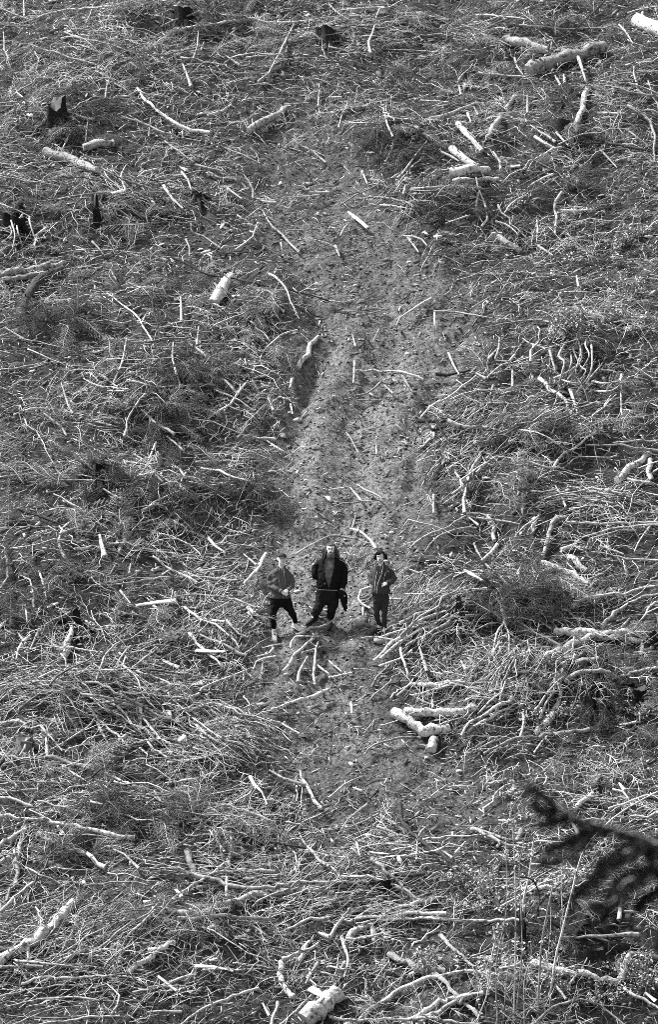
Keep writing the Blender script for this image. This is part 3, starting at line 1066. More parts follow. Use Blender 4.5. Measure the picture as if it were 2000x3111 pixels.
for tile, txt in TRACED.items():
    ox, oy = TILES[tile]
    for li, line in enumerate(txt.split('\n')):
        f = line.split()
        w, tn = float(f[0][:-1]), f[0][-1]
        pts = np.array([[float(c) for c in s.split(',')] for s in f[1:]])
        px = pts[:, 0] / 1.54 + ox; py = pts[:, 1] / 1.54 + oy
        for q0, q1 in ((0, 1), (-1, -2)):      # pieces that run out of the picture go on beyond it
            if px[q0] < 4 or px[q0] > 1996 or py[q0] > 3105:
                dq = np.array([px[q0] - px[q1], py[q0] - py[q1]]); dq = dq / (np.hypot(*dq) + 1e-6) * 70
                px[q0] += dq[0]; py[q0] += dq[1]
        L2 = np.sum(np.hypot(np.diff(px), np.diff(py)))
        rs = np.random.RandomState(tile * 1000 + li)
        r_px = w / 1.54 / 2
        mid = to_ground(px[:1], py[:1])[0]
        R = r_px / px_per_m(mid) * (1.03 if w >= 20 else 1.10)
        is_log = w >= 20 and tn != 's'
        slab = tn == 's'
        off = R * (.9 if is_log else 1.0) + (0.05 if is_log else rs.uniform(.13, .24))
        n = len(px)
        offs = off + (0 if n < 3 else 0.05) * np.sin(np.linspace(0, math.pi, n))
        P = to_ground(px, py, offs)
        nseg = int(np.clip(L2 / (14 if is_log else 20), 3, 22))
        Q = spline(P, nseg)
        tt = np.linspace(0, 1, nseg)
        if not slab and nseg > 3:     # knots and small kinks
            Q[1:-1] += rs.normal(0, min(R * .5, .022), (nseg - 2, 3))
        flip = rs.rand() < .5
        taper = np.interp(tt, [0, 1], [1.08, .86] if is_log else [1.15, .62])
        if flip and not is_log: taper = taper[::-1]
        rad = R * taper * (1 + rs.normal(0, .09, nseg))
        tone = rs.uniform(*TONE[tn])
        k = 14 if is_log else (7 if w > 11 else 6)
        name = 'log' if is_log else ('split_wood' if slab else ('branch' if w >= 10 else 'twig'))
        root = Q[0].copy()
        sq = np.array([0, -math.sin(SLOPE), math.cos(SLOPE)])
        shp = tube(Q, rad, k if not slab else 8, .05 if not slab else .14, .28 if slab else 1, tile * 77 + li, sq if slab else None)
        bag = Bag().add(shp, tone)
        m = M_DARKBARK if tn == 'd' else (M_LOG if is_log else (M_CUT if slab else M_WOOD))
        o = link(name, bag.mesh(name, [m], origin=root), None, root)
        # parts
        if is_log:
            T0 = Q[0] - Q[1]; T1 = Q[-1] - Q[-2]
            for e, Tn, rr in ((Q[0], T0, rad[0]), (Q[-1], T1, rad[-1])):
                Tn = Tn / np.linalg.norm(Tn)
                if w < 26 and rs.rand() < .4: continue
                c = tube(np.array([e - Tn * .01, e + Tn * .012]), rr * .96, 14, .04, 1, li)
                dk = (tile, li) in ((2, 9),) and e is Q[-1]
                link('cut_face', Bag().add(c, .16 if dk else rs.uniform(.45, .7)).mesh('cut_face', [M_CUT], origin=root), o)
            for s in range(rs.randint(1, 4) if L2 > 70 else 0):
                i = rs.randint(1, nseg - 1); d = rs.normal(0, 1, 3); d[2] = abs(d[2]) + .5; d /= np.linalg.norm(d)
                c = tube(np.array([Q[i], Q[i] + d * rad[i] * 1.5, Q[i] + d * rad[i] * rs.uniform(1.5, 2.0)]), np.array([.22, .18, .13]) * rad[i], 6, .1, 1, s)
                link('branch_stub', Bag().add(c, tone * .8).mesh('branch_stub', [m], origin=root), o)
        elif not slab and L2 > 70:
            for s in range(rs.randint(0, 3) + (1 if w >= 12 else 0)):
                i = rs.randint(1, nseg - 1); T = Q[min(i + 1, nseg - 1)] - Q[i - 1]; T /= np.linalg.norm(T)
                if flip: T = -T
                d = T + rs.normal(0, .55, 3); d[2] += rs.uniform(0, .35); d /= np.linalg.norm(d)
                ln = rs.uniform(.12, .30) * L2 / px_per_m(mid)
                e = Q[i] + d * ln; e[2] = max(e[2], float(H(e[0], e[1])) + .03)
                mm = (Q[i] + e) / 2 + rs.normal(0, .05, 3) * ln
                c = tube(spline([Q[i], mm, e], 5), np.linspace(.55, .22, 5) * rad[i], 5, .05, 1, s)
                link('side_twig', Bag().add(c, tone).mesh('side_twig', [m], origin=root), o)
        # label
        dxp, dyp = px[-1] - px[0], py[-1] - py[0]
        chord = math.hypot(dxp, dyp)
        shape = 'straight ' if L2 < chord * 1.012 and L2 > 60 else ('curved ' if L2 > chord * 1.04 else '')
        a = math.degrees(math.atan2(-dyp, dxp)) % 180
        ang = 'lying level' if a < 15 or a > 165 else ('slanting up right' if a < 68 else ('pointing uphill' if a < 112 else 'slanting up left'))
        size = 'long ' if L2 > 190 else ('short ' if L2 < 60 else '')
        tw = {'p': 'pale', 'w': 'white', 'g': 'grey', 'd': 'dark', 's': 'pale'}[tn]
        cat = {'log': 'log', 'split_wood': 'wood piece', 'branch': 'branch', 'twig': 'twig'}[name]
        kindw = {'log': 'log', 'split_wood': 'flat split wood piece', 'branch': 'branch', 'twig': 'thin twig'}[name]
        tag(o, cat=cat, group={'log': 'logs left on the hillside', 'split_wood': 'split wood pieces on the hillside', 'branch': 'branches strewn over the hillside', 'twig': 'long thin twigs strewn over the hillside'}[name])
        if (tile, li) in HAND:
            o['label'] = HAND[(tile, li)]
        else:
            place_label(o, f'{size}{tw} {"" if is_log or slab else shape}{kindw} {ang}', px.mean(), py.mean())
# ------------------------------------------------------------------ stumps, roots, slash, saplings, stones
SL_UP = np.array([0, math.cos(SLOPE), math.sin(SLOPE)]); SL_N = np.array([0, -math.sin(SLOPE), math.cos(SLOPE)])
def gpt(px, py, off=0.0): return to_ground(np.array([px]), np.array([py]), off)[0]

def stump(px, py, h, r_top, r_base, label, tone=.06, lean=(0, 0), jag=.35, top_tone=.08, roots=6, seed=0, mossy=False):
    rs = np.random.RandomState(seed + 300); tone *= .6; h *= 1.1
    c = gpt(px, py); e = bpy.data.objects.new('tree_stump', None); COL.objects.link(e); e.location = c
    k, n = 22, 9
    a = np.arange(k) * 2 * math.pi / k
    flut = 1 + .16 * np.sin(a * 5 + seed) + .10 * np.sin(a * 3 + seed * 2) + .09 * rs.normal(0, 1, k)
    rnd = rs.uniform(0, 1, 8); rnd = np.append(rnd, rnd[0])
    ztop = h * np.clip(1 - jag * np.interp(np.arange(k) / k * 8, np.arange(9), rnd) * 1.2 - .10 * rs.uniform(0, 1, k), .2, 1.1)
    V = []
    for i in range(n):
        f = i / (n - 1)
        r = (r_top + (r_base - r_top) * (1 - f) ** 2.2) * flut * (1 + .04 * rs.normal(0, 1, k))
        z = -.25 + (ztop + .25) * f
        V.append(np.stack([np.cos(a) * r + lean[0] * z, np.sin(a) * r + lean[1] * z, z], -1))
    # inner top: sunk wood
    V.append(np.stack([np.cos(a) * r_top * .8 + lean[0] * h, np.sin(a) * r_top * .8 + lean[1] * h, ztop - .03], -1))
    V = np.concatenate(V); n += 1
    V = np.vstack([V, [lean[0] * h, lean[1] * h, h * (1 - jag * .5) - .06]])
    i = np.arange(n - 1)[:, None] * k; j = np.arange(k)[None]; j2 = (j + 1) % k
    Q = np.stack([i + j, i + j2, i + k + j2, i + k + j], -1).reshape(-1, 4)
    jj = np.arange(k)
    split = (n - 2) * k
    body = Bag().add((V[:(n - 1) * k], Q[:split], np.zeros((0, 3), int)), tone)
    link('bark', body.mesh('bark', [M_DARKBARK]), e)
    Tt = np.stack([np.full(k, n * k), (n - 1) * k + jj, (n - 1) * k + (jj + 1) % k], 1) - (n - 2) * k
    link('broken_top', Bag().add((V[(n - 2) * k:], Q[split:] - (n - 2) * k, Tt), top_tone).mesh('broken_top', [M_CUT]), e)
    for s in range(roots):
        b = rs.uniform(0, 2 * math.pi) if s else -1.3
        d = np.array([math.cos(b), math.sin(b), 0]); ln = r_base * rs.uniform(1.3, 2.4)
        P = []
        for f in (0.1, .45, .75, 1):
            p = d * (r_base * .5 + ln * f) ; zz = float(H(c[0] + p[0], c[1] + p[1])) - c[2]
            P.append([p[0], p[1], zz + .16 * (1 - f) - .02])
        link('root', Bag().add(tube(spline(P, 7), np.linspace(.3, .08, 7) * r_base, 7, .08, 1, s), tone * 1.2).mesh('root', [M_DARKBARK]), e)
    tag(e, label, 'stump', 'stumps on the hillside')
    return e
stump(172, 388, .85, .20, .36, 'jagged dark stump standing in the brush at the upper left', .045, (-.05, 0), .5, seed=1)
stump(298, 700, .95, .07, .17, 'thin black snag stump below the mossy log at the left', .035, (-.12, 0), .4, seed=2)
stump(990, 125, .45, .26, .36, 'overgrown dark stump at the top middle of the hillside', .06, seed=3)
stump(560, 60, .4, .22, .34, 'low black stump hidden under brush at the top left', .04, seed=13)
stump(1708, 405, .38, .20, .27, 'squat dark stump left of the tall pale pole', .07, seed=4)
stump(75, 2285, .42, .17, .27, 'mossy grey stump near the left edge below the twig heap', .26, (.1, 0), .45, .12, seed=25)
stump(1818, 2135, .46, .26, .34, 'hollow black stump under the bowed trunk at the right', .025, (0, 0), .4, .05, seed=6)
stump(1930, 2140, .42, .2, .3, 'second black stump between the hollow stump and right edge', .03, (0, 0), .4, .05, seed=16)
stump(1978, 1965, .42, .13, .2, 'dark leaning stump at the right edge by the long straight log', .05, (.25, 0), .4, seed=7)
stump(1394, 1880, .48, .07, .13, 'dark splintered stub rising from the branch bundle right of the men', .06, (.1, 0), .6, seed=8)
stump(224, 1905, .40, .13, .2, 'dark burnt stump above the broken pale trunk at the left', .035, seed=9)
stump(300, 1440, .32, .14, .22, 'charred low stump with dark forked limbs at the left', .03, seed=10)
stump(1588, 2905, 1.05, .06, .12, 'thin rotten black stump among the sapling stems', .03, (.02, 0), .5, seed=11)
stump(1800, 2900, .16, .25, .45, 'low dark shape added for the shaded hollow in the grass bank, lower right', .05, (0, 0), .8, seed=12)  # added dark form, stands for the shaded hollow in a grass bank
stump(40, 700, .42, .24, .36, 'dark rooty stump at the left edge above the pale logs', .035, seed=14)
stump(520, 2225, .3, .12, .2, 'small dark stump inside the wide twig heap', .04, seed=17)
stump(600, 610, .26, .1, .18, 'small dark stub left of the upper track', .06, seed=18)
stump(1170, 2700, .2, .14, .2, 'low black stump at the right end of the long dead trunk', .03, seed=19)

def limb_thing(name, label, cat, lines, tile, tone, mat, partname, lift=.15, k=8):
    """a thing of several pale limbs: each limb a part; lines of (width, arch height, pixel path)"""
    ox, oy = TILES[tile]
    e = None
    for i, (w, arch, s) in enumerate(lines):
        p = np.array([[float(c) for c in q.split(',')] for q in s.split()])
        px = p[:, 0] / 1.54 + ox; py = p[:, 1] / 1.54 + oy
        g = to_ground(px, py, lift + arch * np.sin(np.linspace(0, math.pi, len(px))))
        if e is None:
            e = bpy.data.objects.new(name, None); COL.objects.link(e); e.location = g[0]; o0 = g[0]
        R = w / 1.54 / 2 / px_per_m(g[0]); n = 14
        rj = np.random.RandomState(i + len(s)); g = g + rj.normal(0, .06, g.shape)
        link(partname, Bag().add(tube(spline(g, n), np.linspace(1.1, .7, n) * R, k, .05, 1, i), tone).mesh(partname, [mat], origin=o0), e)
    tag(e, label, cat)
    return e
limb_thing('upturned_roots', 'tangle of thick pale arched roots under a leafy bank at the right', 'roots',
 [(12, .5, '1130,405 1095,440 1080,490 1085,540 1095,580'), (10, .4, '1160,375 1165,440 1165,500 1145,570'), (9, .5, '1205,390 1220,430 1215,480 1175,570'),
  (11, .5, '1215,400 1230,470 1230,540 1160,620'), (10, .3, '1150,440 1130,500 1135,560'), (12, .3, '1060,570 1130,530 1200,480'),
  (11, .3, '1240,590 1300,600 1360,570'), (10, .3, '1250,610 1330,630 1380,590'), (8, .3, '1180,400 1190,470 1150,540 1110,600'), (9, .3, '1100,560 1150,600 1240,590'), (8, .4, '1140,420 1180,480 1200,540 1150,600')], 4, .42, M_WOOD, 'root', .2)
limb_thing('root_plate', 'torn root plate with a dark slab and pale stub beside the track', 'roots',
 [(20, .05, '410,760 520,755 620,745'), (14, .05, '440,770 500,790 560,770'), (10, .05, '400,790 420,820 410,850'), (11, .02, '500,780 520,820 550,835')], 4, .05, M_DARKBARK, 'root', .22)
limb_thing('root_stub', 'pale split stub hanging below the torn root plate', 'roots', [(24, 0, '478,790 470,825 458,862'), (12, 0, '490,800 490,840')], 4, .6, M_WOOD, 'splinter', .15)
limb_thing('spidery_root', 'spidery pale root crown spreading below the brush heap', 'roots',
 [(14, .1, '800,440 812,470 815,505'), (10, .1, '810,500 760,470 700,470 650,500'), (9, .1, '815,505 850,560 850,650'), (9, .1, '820,500 880,490 960,490'),
  (9, .1, '812,505 780,560 720,600'), (9, .1, '815,510 800,580 760,660'), (8, .1, '820,505 870,560 880,600'), (8, .1, '808,500 740,520 690,560')], 6, .66, M_WOOD, 'root', .22)
limb_thing('forked_limb', 'dark charred forked limb sticking up from the low stump at left', 'branch',
 [(14, .1, '440,945 452,1000 460,1110'), (12, .1, '400,1055 430,1085 455,1105'), (9, .1, '395,1070 410,1120 415,1180')], 3, .035, M_DARKBARK, 'limb', .25)
limb_thing('dangling_roots', 'bundle of pale roots hanging under the dark stump at the left edge', 'roots',
 [(9, .1, '30,1030 40,1080 15,1120'), (9, .1, '70,1020 90,1080 110,1130'), (10, .1, '130,1010 150,1060 160,1110'), (8, .1, '50,1040 60,1100 60,1150'), (8, .1, '90,1010 60,1050 20,1080')], 1, .5, M_WOOD, 'root', .3)
# short sawn round with a pale disc
c = gpt(1507, 722)
e = bpy.data.objects.new('sawn_round', None); COL.objects.link(e); e.location = c
link('bark', Bag().add(tube(np.array([[0, .02, -.1], [0, 0, .02], [.01, -.02, .12]]), .155, 20, .03), .45).mesh('bark', [M_LOG]), e)
link('cut_face', Bag().add(tube(np.array([[.01, -.02, .118], [.01, -.022, .13]]), .15, 20, .02), .62).mesh('cut_face', [M_CUT]), e)
tag(e, 'short upright sawn round with a pale disc top at the right of upper track', 'log')
limb_thing('dark_stem', 'tall thin dark stem standing in front of the upper right logs', 'sapling', [(8, 0, '890,60 870,130 840,240 800,390')], 2, .05, M_DARKBARK, 'stem', .3)

# stones on the track
def stone(px, py, s, label, tone, seed):
    rs = np.random.RandomState(seed)
    bm_v = []
    k, n = 10, 7
    for i in range(n):
        f = math.pi * (i + .5) / n
        for j in range(k):
            a = 2 * math.pi * j / k
            bm_v.append(np.array([math.sin(f) * math.cos(a) * 1.35, math.sin(f) * math.sin(a), math.cos(f) * .75]) * s * rs.uniform(.84, 1.14))
    V = np.array(bm_v)
    i = np.arange(n - 1)[:, None] * k; j = np.arange(k)[None]; j2 = (j + 1) % k
    Q = np.stack([i + j2, i + j, i + k + j, i + k + j2], -1).reshape(-1, 4)
    V = np.vstack([V, [0, 0, .75 * s], [0, 0, -.75 * s]])
    jj = np.arange(k); T = np.vstack([np.stack([np.full(k, n * k), jj, (jj + 1) % k], 1), np.stack([np.full(k, n * k + 1), (n - 1) * k + (jj + 1) % k, (n - 1) * k + jj], 1)])
    o = link('stone', Bag().add((V, Q, T), tone).mesh('stone', [M_CLOD]), None, gpt(px, py) + SL_N * s * .3)
    place_or = label
    if label: tag(o, label, 'stone', 'stones on the track')
    else:
        tag(o, None, 'stone', 'stones on the track'); place_label(o, 'pale stone' if tone > .4 else 'grey stone', px, py)
for i, (a, b_, s, t) in enumerate([(905, 1280, .085, .6), (880, 1255, .04, .5), (1160, 1950, .13, .38), (1012, 1295, .04, .5), (1190, 1620, .045, .6), (960, 1575, .05, .55), (1245, 800, .06, .6),
   (1080, 870, .05, .5), (930, 1460, .04, .6), (1150, 1330, .045, .5), (1205, 1610, .03, .6), (1190, 1850, .05, .12), (905, 1800, .06, .55), (975, 1405, .04, .5), (1010, 1110, .04, .5), (540, 2085, .10, .5),
   (440, 2870, .07, .6), (625, 2880, .05, .75), (160, 2870, .06, .6), (370, 1595, .07, .6), (345, 1855, .05, .6), (870, 2050, .04, .5), (1100, 2090, .04, .5), (1395, 2345, .05, .6), (1195, 1565, .03, .6), (990, 1855, .035, .6)]):
    stone(a, b_, s, None, t, i)

# ------------------------------------------------------------------ spruce boughs
def bough_shape(bag, P, n_side, side_len, needle, rs, tone=.1, dens=26, stem_tone=.25, droop=.25, up=np.array([0, 0, 1.]), twig_r=.004, nw=.0035, dead=0.0, stem_r=.012):
    """stem along P with side twigs, each clothed in needles; mats: 0 needles, 1 stem"""
    n = len(P)
    bag.add(tube(P, np.linspace(stem_r, stem_r * .3, n), 5, .05), stem_tone, 1)
    segs = []
    T = np.gradient(P, axis=0); T /= np.linalg.norm(T, axis=1)[:, None]
    for i in range(n_side):
        f = .12 + .86 * i / n_side; q = f * (n - 1); a = int(q); b_ = q - a
        p = P[a] * (1 - b_) + P[min(a + 1, n - 1)] * b_; t = T[a]
        s = np.cross(t, up); s /= np.linalg.norm(s) + 1e-9
        sd = 1 if i % 2 else -1
        d = t * rs.uniform(.5, .9) + s * sd * rs.uniform(.6, 1.0) - up * droop * rs.uniform(.2, 1.4); d /= np.linalg.norm(d)
        ln = side_len * (1 - f * .75) * rs.uniform(.6, 1.15)
        e = p + d * ln - up * droop * ln * .25
        segs.append((p, (p + e) / 2 + up * .05 * ln, e))
        for _ in range(2 if ln > .12 else 0):
            g = rs.uniform(.25, .8); p2 = p + (e - p) * g; d2 = d + s * rs.uniform(-.9, .9) + t * .4 - up * .1; d2 /= np.linalg.norm(d2)
            e2 = p2 + d2 * ln * .45; segs.append((p2, (p2 + e2) / 2, e2))
    segs.append((P[-3], P[-2], P[-1]))
    NV, NT, NTN, c = [], [], [], 0
    for s0, s1, s2 in segs:
        bag.add(tube(np.array([s0, s1, s2]), np.array([1, .8, .4]) * twig_r, 3), stem_tone, 1)
        if rs.rand() < dead: continue
        ln = np.linalg.norm(s2 - s0); m = max(4, int(dens * ln / .12))
        f = rs.uniform(0.02, 1, m)[:, None]
        p = np.where(f < .5, s0 + (s1 - s0) * f * 2, s1 + (s2 - s1) * (f * 2 - 1))
        t = (s2 - s0) / ln
        r = rs.normal(0, 1, (m, 3)); r -= (r @ t)[:, None] * t; r /= np.linalg.norm(r, axis=1)[:, None] + 1e-9
        d = t * rs.uniform(.3, .9, (m, 1)) + r; d /= np.linalg.norm(d, axis=1)[:, None]
        w = np.cross(d, rs.normal(0, 1, (m, 3))); w /= np.linalg.norm(w, axis=1)[:, None] + 1e-9
        L = needle * rs.uniform(.6, 1.2, (m, 1))
        V = np.stack([p - w * nw, p + w * nw, p + d * L], 1).reshape(-1, 3)
        NV.append(V); NT.append(np.arange(m * 3).reshape(-1, 3) + c); NTN.append(np.repeat(tone * rs.uniform(.55, 1.6, m), 3)); c += m * 3
    if NV:
        bag.add((np.vstack(NV), np.zeros((0, 4), int), np.vstack(NT)), np.concatenate(NTN), 0)

rs = np.random.RandomState(77)
BOUGHS = []
for v_ in range(9):
    L = [1.0, .8, 1.2, .9, .7, 1.1, .95, .8, 1.3][v_]
    P = spline([[0, 0, 0], [L * .35, rs.normal(0, .08), .10 + rs.uniform(0, .08)], [L * .7, rs.normal(0, .12), .10], [L, rs.normal(0, .15), -.02]], 12)
    bag = Bag()
    tn = [.085, .17, .28, .075, .22, .32, .11, .06, .20][v_]
    bough_shape(bag, P, 30, .42, .035, rs, tn, 20, .12 if tn < .12 else .4, .25, nw=.0035, dead=.12 if v_ % 3 else .35, twig_r=.0035)
    BOUGHS.append(bag.mesh('spruce_bough', [M_NEEDLE, M_TWIG], smooth=False))
PATCH = [(330, 60, 120, 45, 7, 0), (480, 60, 80, 40, 7, 1), (200, 160, 150, 40, 5, 0), (560, 150, 80, 50, 5, 0), (120, 320, 100, 60, 6, 1), (900, 70, 140, 40, 5, 0), (925, 335, 100, 60, 12, 1),
 (1080, 470, 100, 50, 6, 1), (1250, 430, 120, 50, 6, 0), (1180, 130, 110, 60, 7, 0), (1400, 60, 110, 50, 6, 0), (320, 520, 120, 50, 8, 0), (120, 760, 100, 60, 8, 1), (330, 680, 90, 60, 6, 0),
 (400, 870, 130, 50, 15, 1), (380, 960, 110, 50, 11, 1), (620, 730, 80, 60, 7, 0), (640, 810, 60, 40, 6, 0), (120, 1080, 120, 80, 9, 0), (350, 1150, 160, 50, 11, 1), (560, 1140, 70, 60, 7, 1),
 (90, 1340, 80, 60, 9, 1), (260, 1260, 120, 40, 6, 0), (340, 1470, 110, 40, 6, 0), (1190, 1400, 130, 55, 18, 1), (1250, 1010, 120, 30, 10, 1), (1430, 950, 90, 40, 5, 0), (1200, 1130, 150, 50, 9, 0),
 (220, 1820, 170, 40, 8, 0), (330, 1900, 120, 40, 9, 1), (480, 1930, 80, 40, 6, 0), (180, 2020, 120, 40, 6, 0), (400, 2130, 100, 60, 7, 0), (1330, 300, 90, 50, 5, 1), (1470, 1700, 70, 40, 8, 1), (1450, 1500, 80, 40, 5, 0)]
nb = 0
for (cx, cy, rx, ry, cnt, dk) in PATCH:
    for i in range(cnt):
        if nb >= 294: break
        px = (cx + rx * rs.normal(0, .5)) / .77; py = (cy + ry * rs.normal(0, .5)) / .77
        if not (-40 < px < 2040 and -20 < py < 3130): continue
        p = gpt(px, py, rs.uniform(.03, .22))
        vi = [0, 3, 7, 6, 1, 8][rs.randint(6)] if dk else [2, 4, 5, 8, 1, 6][rs.randint(6)]
        o = link('spruce_bough', BOUGHS[vi], None, p)
        th = rs.choice([-1.57, 0, 3.14]) * .6 + rs.normal(0, .8)
        ex = np.array([math.cos(th), math.sin(th) * math.cos(SLOPE), math.sin(th) * math.sin(SLOPE)]) + SL_N * rs.uniform(-.1, .35)
        ex /= np.linalg.norm(ex); ez = SL_N - ex * (SL_N @ ex); ez /= np.linalg.norm(ez); ey = np.cross(ez, ex)
        s = rs.uniform(.75, 1.25)
        o.matrix_world = Matrix(((ex[0] * s, ey[0] * s, ez[0] * s, p[0]), (ex[1] * s, ey[1] * s, ez[1] * s, p[1]), (ex[2] * s, ey[2] * s, ez[2] * s, p[2]), (0, 0, 0, 1)))
        tag(o, None, 'bough', 'cut spruce boughs in the slash')
        place_label(o, ('dark' if dk else 'grey dry') + ' cut spruce bough', px, py); nb += 1

# ------------------------------------------------------------------ young spruces
def young_spruce(px, py, h, label, seed, spread=.55, tone=.12):
    rs = np.random.RandomState(seed); c = gpt(px, py)
    e = bpy.data.objects.new('young_spruce', None); COL.objects.link(e); e.location = c
    P = spline([[0, 0, -.1], [.01, 0, h * .5], [0, .02, h]], 9)
    link('trunk', Bag().add(tube(P, np.linspace(.02, .005, 9), 6), .4).mesh('trunk', [M_TWIG]), e)
    bag = Bag()
    for i in range(30):
        f = i / 30; z = h * (.06 + .9 * f); a = i * 2.4 + rs.uniform(-.3, .3); ln = spread * h * (1 - f * .85) * rs.uniform(.7, 1.1)
        d = np.array([math.cos(a), math.sin(a), .0])
        p0 = np.array([0, 0, z]); Q = spline([p0, p0 + d * ln * .5 + [0, 0, .03], p0 + d * ln + [0, 0, -.12 * ln]], 6)
        bough_shape(bag, Q, 12, ln * .45, .03, rs, tone, 16, .2, .2, twig_r=.003, stem_r=.006)
    link('foliage', bag.mesh('foliage', [M_NEEDLE, M_TWIG], smooth=False), e)
    tag(e, label, 'young spruce', 'young spruces on the hillside')
young_spruce(234, 955, 1.25, 'young spruce with drooping boughs right of the two pale logs at left', 1, .40, .17)
young_spruce(1640, 95, .8, 'pale young spruce at the top right corner of the slope', 2, .5, .26)
young_spruce(25, 1600, 1.0, 'grey young spruce cut by the left edge', 3, .45, .2)
young_spruce(1985, 2180, .8, 'young spruce with light shoots cut by the right edge', 4, .6, .28)
young_spruce(1350, 60, .7, 'feathery young spruce at the top edge right of the overgrown stump', 5, .55, .3)
young_spruce(30, 1900, .9, 'dark young spruce at the left edge above the burnt stump', 6, .5, .1)

# ------------------------------------------------------------------ leafy plants
def leaf_cluster(bag, centers, size, rs, tone):
    n = len(centers)
    t = rs.normal(0, 1, (n, 3)) * [1, 1, .5]; t /= np.linalg.norm(t, axis=1)[:, None]
    nr = rs.normal(0, .6, (n, 3)) + [0, -.3, 1]; s = np.cross(t, nr); s /= np.linalg.norm(s, axis=1)[:, None]
    L = size * rs.uniform(.6, 1.3, (n, 1)); c = np.asarray(centers)
    dr = np.array([0, 0, -.15])
    V = np.stack([c, c + t * L * .35 + s * L * .27, c + t * L * .75 + s * L * .2 + dr * L, c + t * L + dr * 2 * L, c + t * L * .75 - s * L * .2 + dr * L, c + t * L * .35 - s * L * .27], 1).reshape(-1, 3)
    i = np.arange(n)[:, None] * 6
    Q = np.concatenate([i + np.array([[0, 1, 2, 3]]), i + np.array([[0, 3, 4, 5]])])
    bag.add((V, Q, np.zeros((0, 3), int)), np.repeat(tone * rs.uniform(.6, 1.7, n), 6), 0)
SHRUBS = []
for v_ in range(5):
    bag = Bag()
    cs = []
    for i in range(11):
        a = rs.uniform(0, 6.28); ln = rs.uniform(.25, .6)
        e = np.array([math.cos(a) * ln * .8, math.sin(a) * ln * .8, rs.uniform(.15, .5)])
        P = spline([[0, 0, -.05], e * [.4, .4, .7], e], 6)
        bag.add(tube(P, np.linspace(.006, .003, 6), 3), .35, 1)
        for q in range(14):
            cs.append(P[rs.randint(1, 6)] + rs.normal(0, .05, 3))
    leaf_cluster(bag, cs, .075, rs, .26)
    SHRUBS.append(bag.mesh('leafy_shrub', [M_LEAF, M_TWIG], smooth=False))
LEAFY = [(1450, 620, 80, 90, 14), (1350, 775, 70, 25, 16), (1320, 480, 90, 40, 6), (1480, 770, 50, 60, 6), (1290, 1720, 90, 50, 8), (1430, 1660, 80, 40, 8), (1130, 2070, 90, 70, 12), (1480, 2300, 90, 60, 16), (1330, 2080, 80, 60, 6), (640, 40, 80, 40, 7), (1020, 2280, 60, 40, 4), (1340, 2330, 70, 40, 6)]
for (cx, cy, rx, ry, cnt) in LEAFY:
    for i in range(cnt):
        px = (cx + rx * rs.normal(0, .55)) / .77; py = (cy + ry * rs.normal(0, .55)) / .77
        if not (-20 < px < 2020 and -10 < py < 3130): continue
        o = link('leafy_shrub', SHRUBS[rs.randint(5)], None, gpt(px, py))
        o.rotation_euler = (.25, 0, rs.uniform(0, 6.28)); s = rs.uniform(.55, 1.0); o.scale = (s, s, s)
        tag(o, None, 'shrub', 'low leafy shrubs on the hillside')
        place_label(o, 'low leafy shrub' if s < .78 else 'bushy leafy shrub', px, py)

# ------------------------------------------------------------------ sapling stems at the lower right
SAP = [(9, 'p', '850,1187 858,800 865,500 855,240 850,215', 'pale straight sapling stem, tallest of the clump', 8),
 (8, 'g', '778,1187 792,900 820,640 832,330 845,240 880,150 960,40', 'crooked sapling stem bending right at its top, left of the clump', 10),
 (8, 'g', '880,1120 890,860 895,600 902,450 940,250 965,205', 'slim sapling stem just right of the tallest one', 10),
 (15, 'p', '905,760 925,620 940,480 958,330', 'thick pale sapling stem leaning right behind the slim ones', 3),
 (8, 'p', '1080,840 1090,700 1095,560 1097,380', 'thin upright stem left of the blurred spruce', 3),
 (15, 'g', '975,1150 990,950 1005,800 1030,640 1050,540', 'mossy leaning stem at the right of the sapling clump', 6),
 (15, 'p', '745,1060 765,900 770,800 768,730', 'short pale stem at the left of the sapling clump', 16),
 (14, 'p', '1025,1050 1060,870 1090,770 1115,640 1130,590 1200,390 1290,270 1400,190 1540,100', 'long bent stem arching up right behind the blurred spruce', 0),
 (7, 'p', '915,1187 925,1000 935,880 945,800', 'thin pale shoot beside the rotten black stump', 3),
 (7, 'g', '820,1160 830,1000 850,880', 'short thin shoot low in the sapling clump', 5),
 (10, 'd', '890,500 940,500 985,570 985,640 965,710', 'dark hooked twig hanging among the sapling stems', 0),
 (9, 'd', '975,700 1000,640 1060,560 1120,500', 'dark thin stem leaning right towards the blurred spruce', 0),
 (8, 'g', '820,0 830,50 860,100 910,170', 'thin drooping stem above the sapling clump', 6),
 (7, 'p', '1030,900 1035,760 1040,640', 'slender pale shoot right of the rotten black stump', 4),
 (26, 'd', '905,880 950,980 1000,1060 1045,1115', 'dark rotten limb sloping down from the black sapling clump stump', 0),
 (9, 'p', '690,1187 740,1050 760,960', 'pale shoot leaning at the left foot of the clump', 8)]
